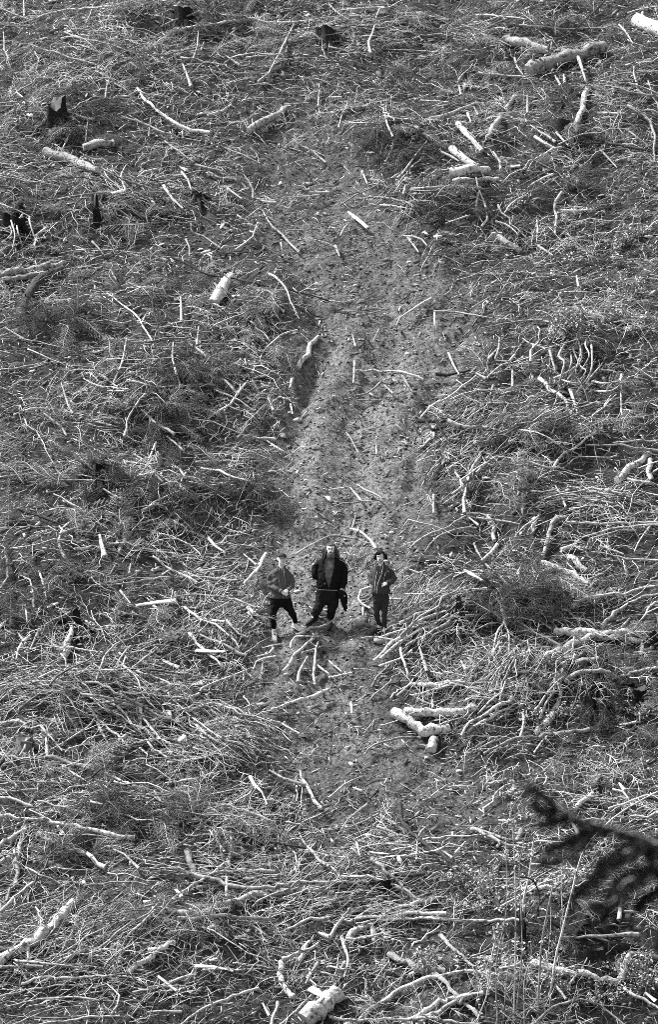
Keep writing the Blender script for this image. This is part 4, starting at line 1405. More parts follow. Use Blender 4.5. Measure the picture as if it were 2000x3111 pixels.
for i, (w, tn, s, lab, nl) in enumerate(SAP):
    p = np.array([[float(c) for c in q.split(',')] for q in s.split()])
    px = p[:, 0] / 1.54 + 1000; py = p[:, 1] / 1.54 + 2340
    g0 = gpt(px[0], py[0])
    yb = g0[1]
    if w == 10 or 'drooping' in lab: yb = gpt(1590, 2905)[1] if w == 10 else gpt(1590, 2480)[1]
    G = np.array([on_plane(a, b_, yb - .02 * j) for j, (a, b_) in enumerate(zip(px, py))])
    G = np.vstack([[G[0] - [0, 0, .12]], G]) if w != 10 else G
    G[1:-1] += np.random.RandomState(i).normal(0, .03, G[1:-1].shape)
    R = .8 * w / 1.54 / 2 / px_per_m(g0); n = 16; Q = spline(G, n)
    e = bpy.data.objects.new('sapling_stem', None); COL.objects.link(e); e.location = Q[0]
    tone = {'p': .62, 'g': .34, 'd': .04}[tn]
    link('stem', Bag().add(tube(Q, np.linspace(1.1, .6, n) * R, 7, .04, 1, i), tone).mesh('stem', [M_WOOD if tn != 'd' else M_DARKBARK], origin=Q[0]), e)
    if nl:
        rs2 = np.random.RandomState(i); cs = []; bag = Bag()
        for q in range(nl):
            b0 = Q[rs2.randint(3, n)]; d = rs2.normal(0, 1, 3); d[2] = abs(d[2]) * .6; d /= np.linalg.norm(d); e1 = b0 + d * rs2.uniform(.12, .4)
            bag.add(tube(np.array([b0, (b0 + e1) / 2 + [0, 0, .02], e1]), .003, 3), .4, 1)
            for _ in range(9): cs.append(b0 + (e1 - b0) * rs2.uniform(.3, 1.1) + rs2.normal(0, .03, 3))
        leaf_cluster(bag, cs, .07, rs2, .3)
        link('foliage', bag.mesh('foliage', [M_LEAF, M_TWIG], smooth=False, origin=Q[0]), e)
    tag(e, lab, 'sapling', 'sapling stems at the lower right')
# fine upright shoots in the clump
rs = np.random.RandomState(9)
# ------------------------------------------------------------------ the three men
def m_plain(name, g, rough=.85, var=.25, scale=30, bump=.25):
    return mat_grey(name, g * (1 - var), g * (1 + var), scale, rough, bump, 120, spec=.25 if name[0] == 's' else .06)
M_SKIN = m_plain('skin', .68, .6, .08, 20, .05)
M_EYE = m_plain('dark_eye', .02, .3, .1)
def loft(rings, k=22, sup=2.3):
    """closed solid from horizontal rings: (centre, rx, ry)"""
    a = np.arange(k) * 2 * math.pi / k
    ca, sa = np.cos(a), np.sin(a)
    ex = np.sign(ca) * np.abs(ca) ** (2 / sup); ey = np.sign(sa) * np.abs(sa) ** (2 / sup)
    V = np.concatenate([np.stack([c[0] + ex * rx, c[1] + ey * ry, np.full(k, c[2])], -1) for c, rx, ry in rings])
    n = len(rings)
    i = np.arange(n - 1)[:, None] * k; j = np.arange(k)[None]; j2 = (j + 1) % k
    Q = np.stack([i + j, i + j2, i + k + j2, i + k + j], -1).reshape(-1, 4)
    V = np.vstack([V, rings[0][0], rings[-1][0]])
    jj = np.arange(k); jn = (jj + 1) % k
    T = np.vstack([np.stack([np.full(k, n * k), jn, jj], 1), np.stack([np.full(k, n * k + 1), (n - 1) * k + jj, (n - 1) * k + jn], 1)])
    if rings[0][0][2] > rings[-1][0][2]: Q = Q[:, ::-1]; T = T[:, ::-1]
    return V, Q, T

_tube = tube
def tube(*a, **k): return _tube(*a, weld=True, **k)
def solid(name, shapes, voxel, mat, parent, smooth=4, dec=None, wrinkle=0.0, cut=None, thick=0.0, seed=0):
    """overlapping closed shapes fused into one continuous skin"""
    bag = Bag()
    for s in shapes: bag.add(s)
    tmp = link('tmp', bag.mesh('tmp', []))
    m = tmp.modifiers.new('r', 'REMESH'); m.mode = 'VOXEL'; m.voxel_size = voxel
    if smooth: sm = tmp.modifiers.new('s', 'SMOOTH'); sm.factor = .5; sm.iterations = smooth
    if dec: d = tmp.modifiers.new('d', 'DECIMATE'); d.ratio = dec
    dg = bpy.context.evaluated_depsgraph_get()
    me = bpy.data.meshes.new_from_object(tmp.evaluated_get(dg))
    bpy.data.objects.remove(tmp)
    n = len(me.vertices); co = np.zeros(n * 3, np.float32); me.vertices.foreach_get('co', co); co = co.reshape(-1, 3)
    if wrinkle:
        no = np.zeros(n * 3, np.float32); me.vertices.foreach_get('normal', no); no = no.reshape(-1, 3)
        w = snoise(co[:, 0] * 9 + co[:, 2] * 7 + seed, co[:, 2] * 15 - co[:, 0] * 6 + co[:, 1] * 8, 61 + seed) + .6 * snoise(co[:, 0] * 22 + co[:, 1] * 14, co[:, 2] * 26, 62 + seed)
        co = co + no * (w * wrinkle)[:, None]
        me.vertices.foreach_set('co', co.astype(np.float32).ravel())
    me.polygons.foreach_set('use_smooth', np.ones(len(me.polygons), bool))
    if cut is not None:
        import bmesh
        bm = bmesh.new(); bm.from_mesh(me)
        dead = [f for f in bm.faces if cut(f.calc_center_median())]
        bmesh.ops.delete(bm, geom=dead, context='FACES')
        bm.to_mesh(me); bm.free()
    me.materials.clear(); me.materials.append(mat); me.update()
    o = link(name, me, parent)
    if thick:
        sd = o.modifiers.new('thickness', 'SOLIDIFY'); sd.thickness = thick; sd.offset = -1
    return o

def rotz(v, a):
    c, s = math.cos(a), math.sin(a); v = np.asarray(v, float)
    return np.stack([v[..., 0] * c - v[..., 1] * s, v[..., 0] * s + v[..., 1] * c, v[..., 2]], -1)

def head_shapes(c, h, yaw, wide=1.0):
    """c = chin point; returns closed shapes and a function placing points of the head"""
    def at(p): return rotz(np.asarray(p, float), yaw) + c
    R = [(0, .026, .026, -.058), (.05, .040, .042, -.050), (.14, .054, .062, -.036), (.3, .066, .083, -.018), (.46, .072, .095, -.006), (.6, .076, .101, .002), (.74, .076, .1, .006), (.86, .067, .088, .008), (.94, .048, .064, .008), (1, .016, .02, .008)]
    s = loft([(np.array([0, yo, z * h]), rx * wide, ry) for z, rx, ry, yo in R], 20, 2.1)
    sh = [(at(s[0]), s[1], s[2])]
    nose = tube(np.array([[0, -.088, .56 * h], [0, -.103, .46 * h], [0, -.118, .365 * h], [0, -.100, .345 * h]]), np.array([.009, .012, .016, .012]), 8)
    brow = tube(np.array([[-.055, -.074, .60 * h], [-.025, -.096, .605 * h], [.025, -.096, .605 * h], [.055, -.074, .60 * h]]), np.array([.010, .014, .014, .010]), 8)
    lips = tube(np.array([[-.024, -.086, .215 * h], [0, -.095, .215 * h], [.024, -.086, .215 * h]]), np.array([.006, .010, .006]), 7)
    chin = tube(np.array([[-.016, -.072, .045 * h], [.016, -.072, .045 * h]]), .017, 8)
    for q in (nose, brow, lips, chin): sh.append((at(q[0]), q[1], q[2]))
    for sd in (-1, 1):
        ear = tube(np.array([[sd * .072 * wide, .004, .34 * h], [sd * .083 * wide, .012, .45 * h], [sd * .080 * wide, .014, .55 * h]]), np.array([.010, .016, .014]), 7)
        sh.append((at(ear[0]), ear[1], ear[2]))
    return sh, at

def hand_shapes(w, d, nrm, side, curl=.7, size=1.0):
    """wrist point, direction, back-of-hand normal, thumb side"""
    w = np.asarray(w, float); d = np.asarray(d, float) / np.linalg.norm(d)
    nrm = np.asarray(nrm, float); nrm = nrm - d * (nrm @ d); nrm /= np.linalg.norm(nrm)
    s = np.cross(d, nrm) * side
    out = []
    for f in (-.028, -.010, .010, .028):
        out.append(tube(np.array([w + s * f * .5, w + d * .045 * size + s * f * .9 + nrm * .004, w + d * .092 * size + s * f]), np.array([.017, .017, .012]) * size, 8))
    for i, (f, ln) in enumerate(((.030, .072), (.011, .082), (-.009, .076), (-.028, .060))):
        p = w + d * .090 * size + s * f; P = [p - d * .01]; a = 0
        for j, q in enumerate((.45, .32, .23)):
            a += curl * (.55 if j == 0 else .8) * (1 + .08 * i)
            dd = d * math.cos(a) - nrm * math.sin(a) + s * f * .8
            p = p + dd * ln * q * size; P.append(p)
        out.append(tube(np.array(P), np.array([.0098, .0094, .0086, .0072]) * size, 7))
    p = w + d * .030 * size + s * .028
    out.append(tube(np.array([p - s * .012, p + s * .020 + d * .022 - nrm * .008, p + s * .027 + d * .05 - nrm * .02, p + s * .022 + d * .07 - nrm * .03]), np.array([.014, .0125, .0108, .008]) * size, 7))
    return out

def shoe(root, ctr, d, mat, sole_mat, y_sh, laces=None, sock=None, length=.29):
    d = np.asarray(d + (0,), float); d /= np.linalg.norm(d)
    s = np.array([-d[1], d[0], 0])
    hz = lambda q: float(Hfine(q[0], q[1]))
    heel = ctr - d * length * .42; toe = ctr + d * length * .58
    heel[2] = hz(heel) + .005; toe[2] = hz(toe) + .005
    # keep the sole a straight board resting on the high point below it
    mids = [heel + (toe - heel) * f for f in (.25, .5, .75)]
    up = max(0, max(hz(m_) + .004 - m_[2] for m_ in mids)); up = min(up, .05)
    ax = (toe - heel); ln = np.linalg.norm(ax); ax /= ln
    nn = np.cross(s, ax) * -1; nn = nn if nn[2] > 0 else -nn
    O = heel + np.array([0, 0, up]) - root
    def ring(f, w, h0, h1, lift=0):
        c = O + ax * ln * f; k = 14; a = np.arange(k) * 2 * math.pi / k
        ex = np.sign(np.cos(a)) * np.abs(np.cos(a)) ** .7; ez = np.sign(np.sin(a)) * np.abs(np.sin(a)) ** .7
        return c + s * (ex * w)[:, None] + nn * (h0 + (h1 - h0) * (ez * .5 + .5))[:, None]
    def body(prof):
        R = [ring(*p) for p in prof]; n = len(R); k = 14
        V = np.vstack(R + [R[0].mean(0)[None], R[-1].mean(0)[None]])
        i = np.arange(n - 1)[:, None] * k; j = np.arange(k)[None]; j2 = (j + 1) % k
        Q = np.stack([i + j, i + j2, i + k + j2, i + k + j], -1).reshape(-1, 4)
        jj = np.arange(k); jn = (jj + 1) % k
        return V, Q, np.vstack([np.stack([np.full(k, n * k), jn, jj], 1), np.stack([np.full(k, n * k + 1), (n - 1) * k + jj, (n - 1) * k + jn], 1)])
    up_ = body([(0, .022, .02, .07), (.05, .034, .018, .095), (.2, .039, .016, .105), (.38, .042, .016, .098), (.55, .048, .016, .075), (.75, .051, .016, .058), (.9, .043, .016, .048), (.98, .024, .018, .036)])
    sh = Bag().add(up_).mesh('shoe', [mat]); so = link('shoe', sh, y_sh)
    link('sole', Bag().add(body([(-.02, .026, -.012, .018), (.06, .040, -.012, .02), (.35, .044, -.012, .02), (.72, .056, -.012, .02), (.92, .046, -.012, .02), (1.01, .022, -.010, .02)])).mesh('sole', [sole_mat]), so)
    if laces is not None:
        for f in (.36, .46, .56):
            c = O + ax * ln * f + nn * np.interp(f, [.38, .55, .75], [.10, .078, .06])
            link('lace', Bag().add(tube(np.array([c - s * .022, c + nn * .006, c + s * .022]), .006, 6)).mesh('lace', [laces]), so)
    top = O + ax * ln * .2 + nn * .10
    if sock is not None:
        link('sock', Bag().add(tube(np.array([O + ax * ln * .2 + nn * .06, top + nn * .05]), .044, 12)).mesh('sock', [sock]), so)
    return top

def person(D):
    feet = [to_ground(np.array([f[0]]), np.array([f[1]]), 0, Hfine)[0] for f in D['feet']]
    y0 = float(np.mean([f[1] for f in feet]))
    root = np.array([feet[0][0] * .5 + feet[1][0] * .5, y0, min(feet[0][2], feet[1][2])])
    e = bpy.data.objects.new('person', None); COL.objects.link(e); e.location = root
    K = 1 / px_per_m(root)
    def J(px, py, dy=0.0): return on_plane(px, py, y0 + dy) - root
    mats = {k: m_plain(k + D['id'], v, .9) for k, v in D['tones'].items()}
    # shoes and ankles
    ankles = []
    for i, f in enumerate(feet):
        top = shoe(root, f.copy(), D['fdir'][i], mats['shoe'], mats['sole'], e, mats.get('lace'), mats.get('sock') if i == 0 else None)
        ankles.append(top)
    # legs: hip, knee pixel and radii; ends at the shoe top
    legs = []
    for i, lg in enumerate(D['legs']):
        (hx, hy, hr), (kx, ky, kr), ar = lg
        ya = ankles[i][1]
        P = [J(hx, hy, 0), J(kx, ky, ya * .5 - .05), ankles[i] + np.array([0, .01, .02])]
        legs.append((np.array(P), np.array([hr, kr * .9, ar * .88]) * K))
    pel = [(J(px, py), hw * K, d) for px, py, hw, d in D['pelvis']]
    tor = [(J(px, py, dy), hw * K, d) for px, py, hw, d, dy in D['torso']]
    neck0, neck1 = J(*D['neck']), None
    chin = J(*D['chin'])
    hs, at = head_shapes(chin + np.array([0, .045, 0]), D['hh'], D['yaw'], D.get('wide', 1))
    hc = chin + np.array([0, .045, D['hh'] * .4])
    # body, one skin: head, neck, trunk, arms, hands, legs
    sh = list(hs)
    sh.append(tube(np.array([neck0 + [0, .01, -.05], neck0 + [0, .01, 0], hc + [0, .005, -.03]]), np.array([.066, .058, .056]) * D.get('wide', 1), 12))
    shrink = lambda r: [(c, max(a - .028, .03), max(b - .028, .03)) for c, a, b in r]
    sh.append(loft(shrink(tor[::-1] + [(pel[-1][0], pel[-1][1], pel[-1][2])][::-1]) if False else shrink(sorted(tor + pel, key=lambda r: r[0][2]))))
    arms = []
    for A in D['arms']:
        P = np.array([J(*p) for p in A['p']]); R = np.array(A['r']) * K
        arms.append((P, R))
        n = 10; Q = spline(P, n); sh.append(tube(Q, np.interp(np.linspace(0, 1, n), np.linspace(0, 1, len(R)), R) * .68, 10))
        hd = np.array(A['hand'], float)
        sh += hand_shapes(P[-1], hd, A['nrm'], A['side'], A.get('curl', .7), A.get('size', 1.0))
    for (P, R), f in zip(legs, D['fdir']):
        n = 9; Q = spline(P, n); sh.append(tube(Q, np.interp(np.linspace(0, 1, n), [0, .5, 1], R) * .68, 12))
        fd = np.array(f + (0,), float); fd /= np.linalg.norm(fd)
        sh.append(tube(np.array([P[-1], P[-1] + fd * .03 + [0, 0, -.06]]), .035, 10))
    body = solid('body', sh, .0075, M_SKIN, e, 3, .35)
    # face
    h = D['hh']
    for sd in (-1, 1):
        ep = at([sd * .030, -.0915, .52 * h])
        link('eye', Bag().add(tube(np.array([ep - [.012, 0, 0], ep, ep + [.012, 0, 0]]), np.array([.004, .0075, .004]), 8)).mesh('eye', [M_EYE]), body)
        b0, b1, b2 = at([sd * .012, -.108, .60 * h]), at([sd * .032, -.106, .625 * h]), at([sd * .054, -.086, .605 * h])
        link('eyebrow', Bag().add(tube(np.array([b0, b1, b2]), np.array([.005, .006, .004]), 6)).mesh('eyebrow', [mats['hair']]), body)
    link('mouth', Bag().add(tube(np.array([at([-.024, -.088, .20 * h]), at([0, -.103, .205 * h]), at([.024, -.088, .20 * h])]), .0042, 6)).mesh('mouth', [mats.get('lip', M_EYE)]), body)
    # trousers
    ts = [loft(sorted(pel, key=lambda r: r[0][2]))]
    for P, R in legs:
        n = 12; Q = spline(P, n); r = np.interp(np.linspace(0, 1, n), [0, .5, 1], R)
        r = r * (1 + .05 * np.sin(np.linspace(0, 14, n)))
        ts.append(tube(Q, r, 16))
    solid('trousers', ts, .014, mats['trousers'], e, 3, None, .010, seed=3)
    # shirt
    rs_ = [(c, a - .014, b - .012) for c, a, b in sorted(tor, key=lambda r: r[0][2])]
    solid('shirt', [loft(rs_)], .014, mats['shirt'], e, 3, None, .004, seed=5)
    # jacket
    js = [loft(sorted(tor, key=lambda r: r[0][2]))]
    for P, R in arms:
        n = 14; Q = spline(P, n); r = np.interp(np.linspace(0, 1, n), np.linspace(0, 1, len(R)), R) * (1 + .05 * np.sin(np.linspace(0, 17, n)))
        js.append(tube(Q, r, 14)); 
    col = []
    for a in np.linspace(-2.35 + math.pi / 2, 2.35 + math.pi / 2, 15):
        col.append(neck0 + np.array([math.cos(a) * D['collar'][0], math.sin(a) * D['collar'][1] + .015, D['collar'][2] - .03 + .02 * math.sin(a)]))
    js.append(tube(np.array(col), .021, 8))
    for sd, k_ in ((-1, 1), (1, 2)):
        lap = [neck0 + np.array([sd * D['collar'][0], -.03, D['collar'][2] - .02]), J(D['open'][1][k_] + sd * 3.5, D['open'][1][0] + 5, -tor[2][2] * .98), J(D['open'][1][k_] + sd * 5, D['open'][1][0] + 11, -tor[2][2] * 1.02)]
        js.append(tube(spline(lap, 6), np.array([.018, .022, .024, .022, .016, .008]), 8))
    op = np.array(D['open'], float)
    def cut(c):
        if c.y > tor[1][0][1] + .0: return False
        px, py, d = project(c.x + root[0], c.y + root[1], c.z + root[2])
        if py < op[0, 0] or py > op[-1, 0]: return False
        return np.interp(py, op[:, 0], op[:, 1]) < px < np.interp(py, op[:, 0], op[:, 2])
    jk = solid('jacket', js, .0125, mats['jacket'], e, 3, None, .011, cut=cut, thick=.008, seed=int(D['id']))
    # front edges of the jacket
    for side in (1, 2):
        pts = []
        for py in np.linspace(op[0, 0] + 3, op[-1, 0], 12):
            px = np.interp(py, op[:, 0], op[:, side])
            zc = J(px, py)[2]
            cy = np.interp(-zc, [-r[0][2] for r in tor], [r[0][1] for r in tor]); rx = np.interp(-zc, [-r[0][2] for r in tor], [r[1] for r in tor]); ry = np.interp(-zc, [-r[0][2] for r in tor], [r[2] for r in tor])
            cx = np.interp(-zc, [-r[0][2] for r in tor], [r[0][0] for r in tor])
            u = np.clip(abs((J(px, py)[0] - cx) / rx), 0, .98)
            pts.append(J(px, py, cy - ry * (1 - u ** 2.3) ** (1 / 2.3) - .004))
        link('jacket_edge', Bag().add(tube(spline(pts, 16), D.get('edge', .006), 6)).mesh('jacket_edge', [mats['edge']]), jk)
    for A, (P, R) in zip(D['arms'], arms):
        if not A.get('cuff', True): continue
        d = P[-1] - P[-2]; d /= np.linalg.norm(d)
        link('cuff', Bag().add(tube(np.array([P[-1] - d * .035, P[-1] + d * .012]), R[-1] * 1.06, 14)).mesh('cuff', [mats['cuff']]), jk)
    D['extra'](e, body, jk, at, J, mats, K)
    tag(e, D['label'], 'person', 'men standing on the track')
    return e

def strands(paths, r0, r1, k=5):
    bag = Bag()
    for p in paths: bag.add(tube(spline(p, 7), np.linspace(r0, r1, 7), k, .1))
    return bag

def hair_cap(at, h, mat, body, low_back, low_side, length, seed, curl=.0, fringe=.78, extra=0):
    """locks of hair laid over the skull"""
    rs = np.random.RandomState(seed)
    shp = loft([(np.array([0, yo, z * h]), rx, ry) for z, rx, ry, yo in
                [(low_back, .066, .06, .052), (.5, .079, .078, .034), (fringe - .06, .083, .085, .026), (fringe + .05, .083, .107, .008), (.93, .066, .086, .008), (1.03, .030, .04, .008), (1.045, .01, .01, .008)]], 18, 2.1)
    bag = Bag().add((at(shp[0] * [.95, .95, .985]), shp[1], shp[2]))
    for i in range(200 + extra):
        a = rs.uniform(-1.85, 1.85) + math.pi / 2       # leaves the face free
        el = rs.uniform(.0, 1)
        face = math.sin(a) < -.35
        p0 = np.array([math.cos(a) * .04 * (1 - el), .012 + math.sin(a) * .05 * (1 - el), 1.03 * h])
        p1 = np.array([math.cos(a) * .088 * rs.uniform(.95, 1.12), .008 + math.sin(a) * .108, (.82 if face else .74) * h]) + rs.normal(0, .004, 3)
        ln = length * rs.uniform(.6, 1.1) * (.35 if face else 1)
        flare = rs.uniform(.9, 1.30 + curl)
        p2 = np.array([math.cos(a) * .088 * flare, .012 + math.sin(a) * .098 * flare, .72 * h - ln * .55]) + rs.normal(0, .008 + curl * .03, 3)
        p3 = np.array([math.cos(a) * .090 * (flare + rs.uniform(-.1, .25)), .014 + math.sin(a) * .095 * flare, .72 * h - ln]) + rs.normal(0, .01 + curl * .05, 3)
        bag.add((lambda s: (at(s[0]), s[1], s[2]))(tube(spline([p0, p1, p2, p3], 8), np.linspace(.012, .005, 8), 5, .15, 1, i)))
    return link('hair', bag.mesh('hair', [mat]), body)

# --- man in the cap
def extra_cap(e, body, jk, at, J, mats, K):
    h = .235
    shp = loft([(np.array([0, yo, z * h]), rx, ry) for z, rx, ry, yo in [(.70, .092, .110, .006), (.78, .094, .112, .006), (.9, .087, .105, .008), (1.0, .062, .08, .010), (1.06, .03, .04, .012), (1.07, .008, .01, .012)]], 20, 2.1)
    cp = link('cap', Bag().add((at(shp[0]), shp[1], shp[2])).mesh('cap', [mats['cap']]), e)
    V = []
    k = 11
    for r_, dz in ((0, 0), (1, -.02)):
        for a in np.linspace(-1.15, 1.15, k):
            x = math.sin(a) * (.090 + .002 * r_); y = -.006 - math.cos(a) * (.108 + .10 * r_ * math.cos(a) ** .5)
            V.append([x, y, .745 * h + dz * r_ * 1.0 - .010 * abs(a) ** 1.5])
    V = np.array(V); V2 = V - [0, 0, .007]
    VV = at(np.vstack([V, V2])); n = 2 * k
    q = [[i, i + 1, k + i + 1, k + i] for i in range(k - 1)] + [[n + i + 1, n + i, n + k + i, n + k + i + 1] for i in range(k - 1)] + [[k + i, k + i + 1, n + k + i + 1, n + k + i] for i in range(k - 1)]
    link('brim', Bag().add((VV, np.array(q), np.zeros((0, 3), int))).mesh('brim', [mats['brim']]), cp)
    link('button', Bag().add((lambda s: (at(s[0]), s[1], s[2]))(tube(np.array([[0, .012, 1.06 * h], [0, .012, 1.09 * h]]), .008, 8))).mesh('button', [mats['cap']]), cp)
    # short hair at the sides
    shp = loft([(np.array([0, .03, z * h]), rx, ry) for z, rx, ry in [(.40, .055, .060), (.55, .076, .076), (.72, .080, .082)]], 16)
    link('hair', Bag().add((at(shp[0]), shp[1], shp[2])).mesh('hair', [mats['hair']]), body)
person(dict(id='1', label='man in a cap and open grey shirt jacket with pale shoes and hands clasped', feet=[(833, 1934), (901, 1919)], fdir=[(.12, -1), (.75, -.65)],
  tones=dict(jacket=.085, shirt=.10, trousers=.008, shoe=.72, sole=.7, lace=.01, cap=.05, brim=.04, hair=.12, edge=.26, cuff=.14),
  legs=[((838, 1830, 17), (829.5, 1875, 11.5), 8.5), ((870, 1830, 17), (893, 1874, 12), 9)],
  pelvis=[(851, 1806, 31, .125), (852, 1822, 33, .13), (854, 1836, 32, .125), (855, 1846, 24, .10)],
  torso=[(854, 1724, 13, .07, 0), (853, 1730, 25, .095, 0), (852, 1740, 30, .115, 0), (852, 1760, 30, .13, -.01), (852, 1780, 29, .135, -.015), (851, 1800, 30, .135, -.01), (851, 1818, 33, .15, 0)],
  neck=(855, 1722, -.01), chin=(856.5, 1716, -.07), hh=.24, yaw=.28, wide=1.12, collar=(.075, .07, .035),
  arms=[dict(p=[(836, 1741, .01), (822.5, 1748, .0), (820.5, 1764, -.01), (824, 1780, -.06), (840, 1790, -.17), (855, 1797, -.21)], r=[9, 10.5, 10.5, 10, 8.5, 6.8], hand=(.085, -.02, -.045), nrm=(.1, -1, .35), side=-1, curl=.5),
        dict(p=[(868, 1741, .01), (882, 1749, .0), (886, 1764, -.02), (887, 1779, -.07), (883, 1786, -.14), (876, 1792, -.19)], r=[9, 10.5, 10.5, 9.5, 8.5, 6.8], hand=(-.07, .0, -.06), nrm=(-.1, -1, .3), side=1, curl=.5)],
  open=[(1722, 850, 860), (1735, 847.5, 863), (1755, 846.5, 865), (1775, 850, 867), (1790, 856, 868), (1818, 861, 869)], extra=extra_cap))

# --- man with the beard
def extra_beard(e, body, jk, at, J, mats, K):
    h = .245
    hair_cap(at, h, mats['hair'], body, .1, .1, .27, 3, .45, .80, 160)
    rs = np.random.RandomState(8); paths = []
    for i in range(120):
        a = rs.uniform(-1.35, 1.35); z = rs.uniform(-.02, .10 + .16 * min(1, abs(a))) * h
        if abs(a) < .35 and z > .14 * h: continue
        r = .078 if z > .1 * h else .066
        p = np.array([math.sin(a) * .070, -.020 - math.cos(a) * r, z])
        paths.append([at(p), at(p + [math.sin(a) * .012, -.014 * math.cos(a), -.02]), at(p + [math.sin(a) * .008, -.012 * math.cos(a), -.05 - rs.uniform(0, .02)])])
    link('beard', strands(paths, .011, .005).mesh('beard', [mats['beard']]), body)
    link('moustache', strands([[at([0, -.110, .29 * h]), at([s * .02, -.105, .27 * h]), at([s * .042, -.086, .20 * h])] for s in (-1, 1)], .010, .006).mesh('moustache', [mats['beard']]), body)
    # pale hem of the shirt showing below the jacket
    c, rx, ry = J(997.5, 1791), 35 * K, .19
    link('shirt_hem', Bag().add(tube(np.array([c + [math.cos(t) * rx, math.sin(t) * ry, -.012 * math.cos(t)] for t in np.linspace(math.pi, 2 * math.pi * .93, 15)]), .010, 6)).mesh('shirt_hem', [mats['hem']]), e)
    # small pale zip pull on the jacket front
    link('zip_pull', Bag().add(tube(np.array([J(987, 1771, -.235), J(987.5, 1776, -.235)]), .009, 6)).mesh('zip_pull', [mats['hem']]), jk)
person(dict(id='2', label='tall bearded man with long wavy hair in a black jacket, one hand pocketed', feet=[(951, 1897), (1003, 1903)], fdir=[(-.85, -.5), (-.12, -1)],
  tones=dict(jacket=.010, shirt=.105, trousers=.016, shoe=.012, sole=.02, hair=.085, beard=.15, edge=.03, cuff=.012, hem=.30, lip=.2),
  legs=[((978, 1822, 20), (965, 1850, 16), 14), ((1011, 1825, 20), (1008.5, 1852, 15.5), 13.5)],
  pelvis=[(998, 1786, 36, .18), (997, 1800, 37.5, .18), (995, 1818, 37.5, .165), (994, 1834, 30, .13)],
  torso=[(1004, 1691, 14, .075, 0), (1004, 1697, 28, .11, 0), (1003, 1708, 34, .145, 0), (1002, 1728, 36, .18, -.015), (1001, 1752, 38, .21, -.025), (999, 1775, 37, .21, -.02), (998, 1788, 35, .195, -.01)],
  neck=(1005, 1692, -.01), chin=(1005, 1687, -.09), hh=.245, yaw=-.05, wide=1.12, collar=(.085, .08, .03),
  arms=[dict(p=[(984, 1709, .02), (967, 1716, .02), (957, 1732, .0), (956, 1745, -.05), (961, 1753, -.04), (972, 1757, -.03)], r=[10, 12.5, 12, 11, 10, 9], hand=(.08, 0, -.05), nrm=(0, -1, .3), side=-1, cuff=False),
        dict(p=[(1024, 1710, .02), (1039, 1717, .02), (1045, 1733, .01), (1046, 1750, -.02), (1045, 1768, -.06), (1040, 1786, -.10)], r=[10, 12.5, 12.5, 12, 10.5, 8.5], hand=(-.012, -.01, -.09), nrm=(.1, -1, .1), side=-1, curl=.22, size=1.08)],
  open=[(1690, 992, 1017), (1700, 985, 1018), (1730, 986, 1014), (1755, 989, 1008), (1772, 994, 1005), (1790, 999, 1001)], extra=extra_beard))

# --- slim man with the side-swept hair
def extra_slim(e, body, jk, at, J, mats, K):
    h = .235
    hair_cap(at, h, mats['hair'], body, .22, .3, .10, 5, .12, .80, 30)
    rs = np.random.RandomState(3); paths = []
    for i in range(34):      # fringe swept to one side, and locks over the ears
        x0 = rs.uniform(-.02, .075); 
        paths.append([at([x0, -.085, .98 * h]), at([x0 - .03, -.112, .86 * h]), at([x0 - .065 - rs.uniform(0, .02), -.100, (.70 + rs.uniform(-.08, .05)) * h])])
    for i in range(26):
        s = rs.choice([-1, 1]); y = rs.uniform(-.055, .05)
        paths.append([at([s * .07, y, .95 * h]), at([s * .094, y, .68 * h]), at([s * (.098 + rs.uniform(0, .018)), y - .005, (.34 + rs.uniform(-.1, .12)) * h])])
    link('fringe', strands(paths, .010, .004).mesh('fringe', [mats['hair']]), body)
    link('stubble', strands([[at([s * .058, -.06, .20 * h]), at([s * .03, -.092, .07 * h]), at([0, -.098, .045 * h])] for s in (-1, 1)], .010, .008).mesh('stubble', [mats['beard']]), body)
    link('moustache', strands([[at([0, -.106, .285 * h]), at([s * .018, -.101, .27 * h]), at([s * .034, -.088, .22 * h])] for s in (-1, 1)], .006, .004).mesh('moustache', [mats['beard']]), body)
    # chest label and pocket welt, zips
    a, b_ = J(1175, 1734.6, -.128), J(1181.5, 1735.6, -.118)
    link('chest_label', Bag().add(tube(np.array([a, b_]), .010, 6)).mesh('chest_label', [mats['edge']]), jk)
    link('pocket_welt', Bag().add(tube(np.array([J(1173, 1738, -.135), J(1169, 1752, -.14), J(1165.5, 1766, -.14)]), .004, 5)).mesh('pocket_welt', [mats['edge']]), jk)
    link('hem_band', Bag().add(tube(np.array([J(1157, 1802) + [math.cos(t) * 28.5 * K, math.sin(t) * .135, 0] for t in np.linspace(-1.05 - 0, math.pi * 1.15, 18)][::-1]), .016, 8)).mesh('hem_band', [mats['jacket']]), jk)
    link('cuff_trim', Bag().add(tube(np.array([J(1175.5, 1764.5, -.19), J(1177.5, 1772, -.20), J(1179, 1780, -.18)]), .006, 6)).mesh('cuff_trim', [mats['edge']]), jk)
    link('pendant', Bag().add(tube(np.array([J(1154.5, 1738, -.125), J(1155.5, 1741, -.127)]), .008, 6)).mesh('pendant', [mats['edge']]), body)
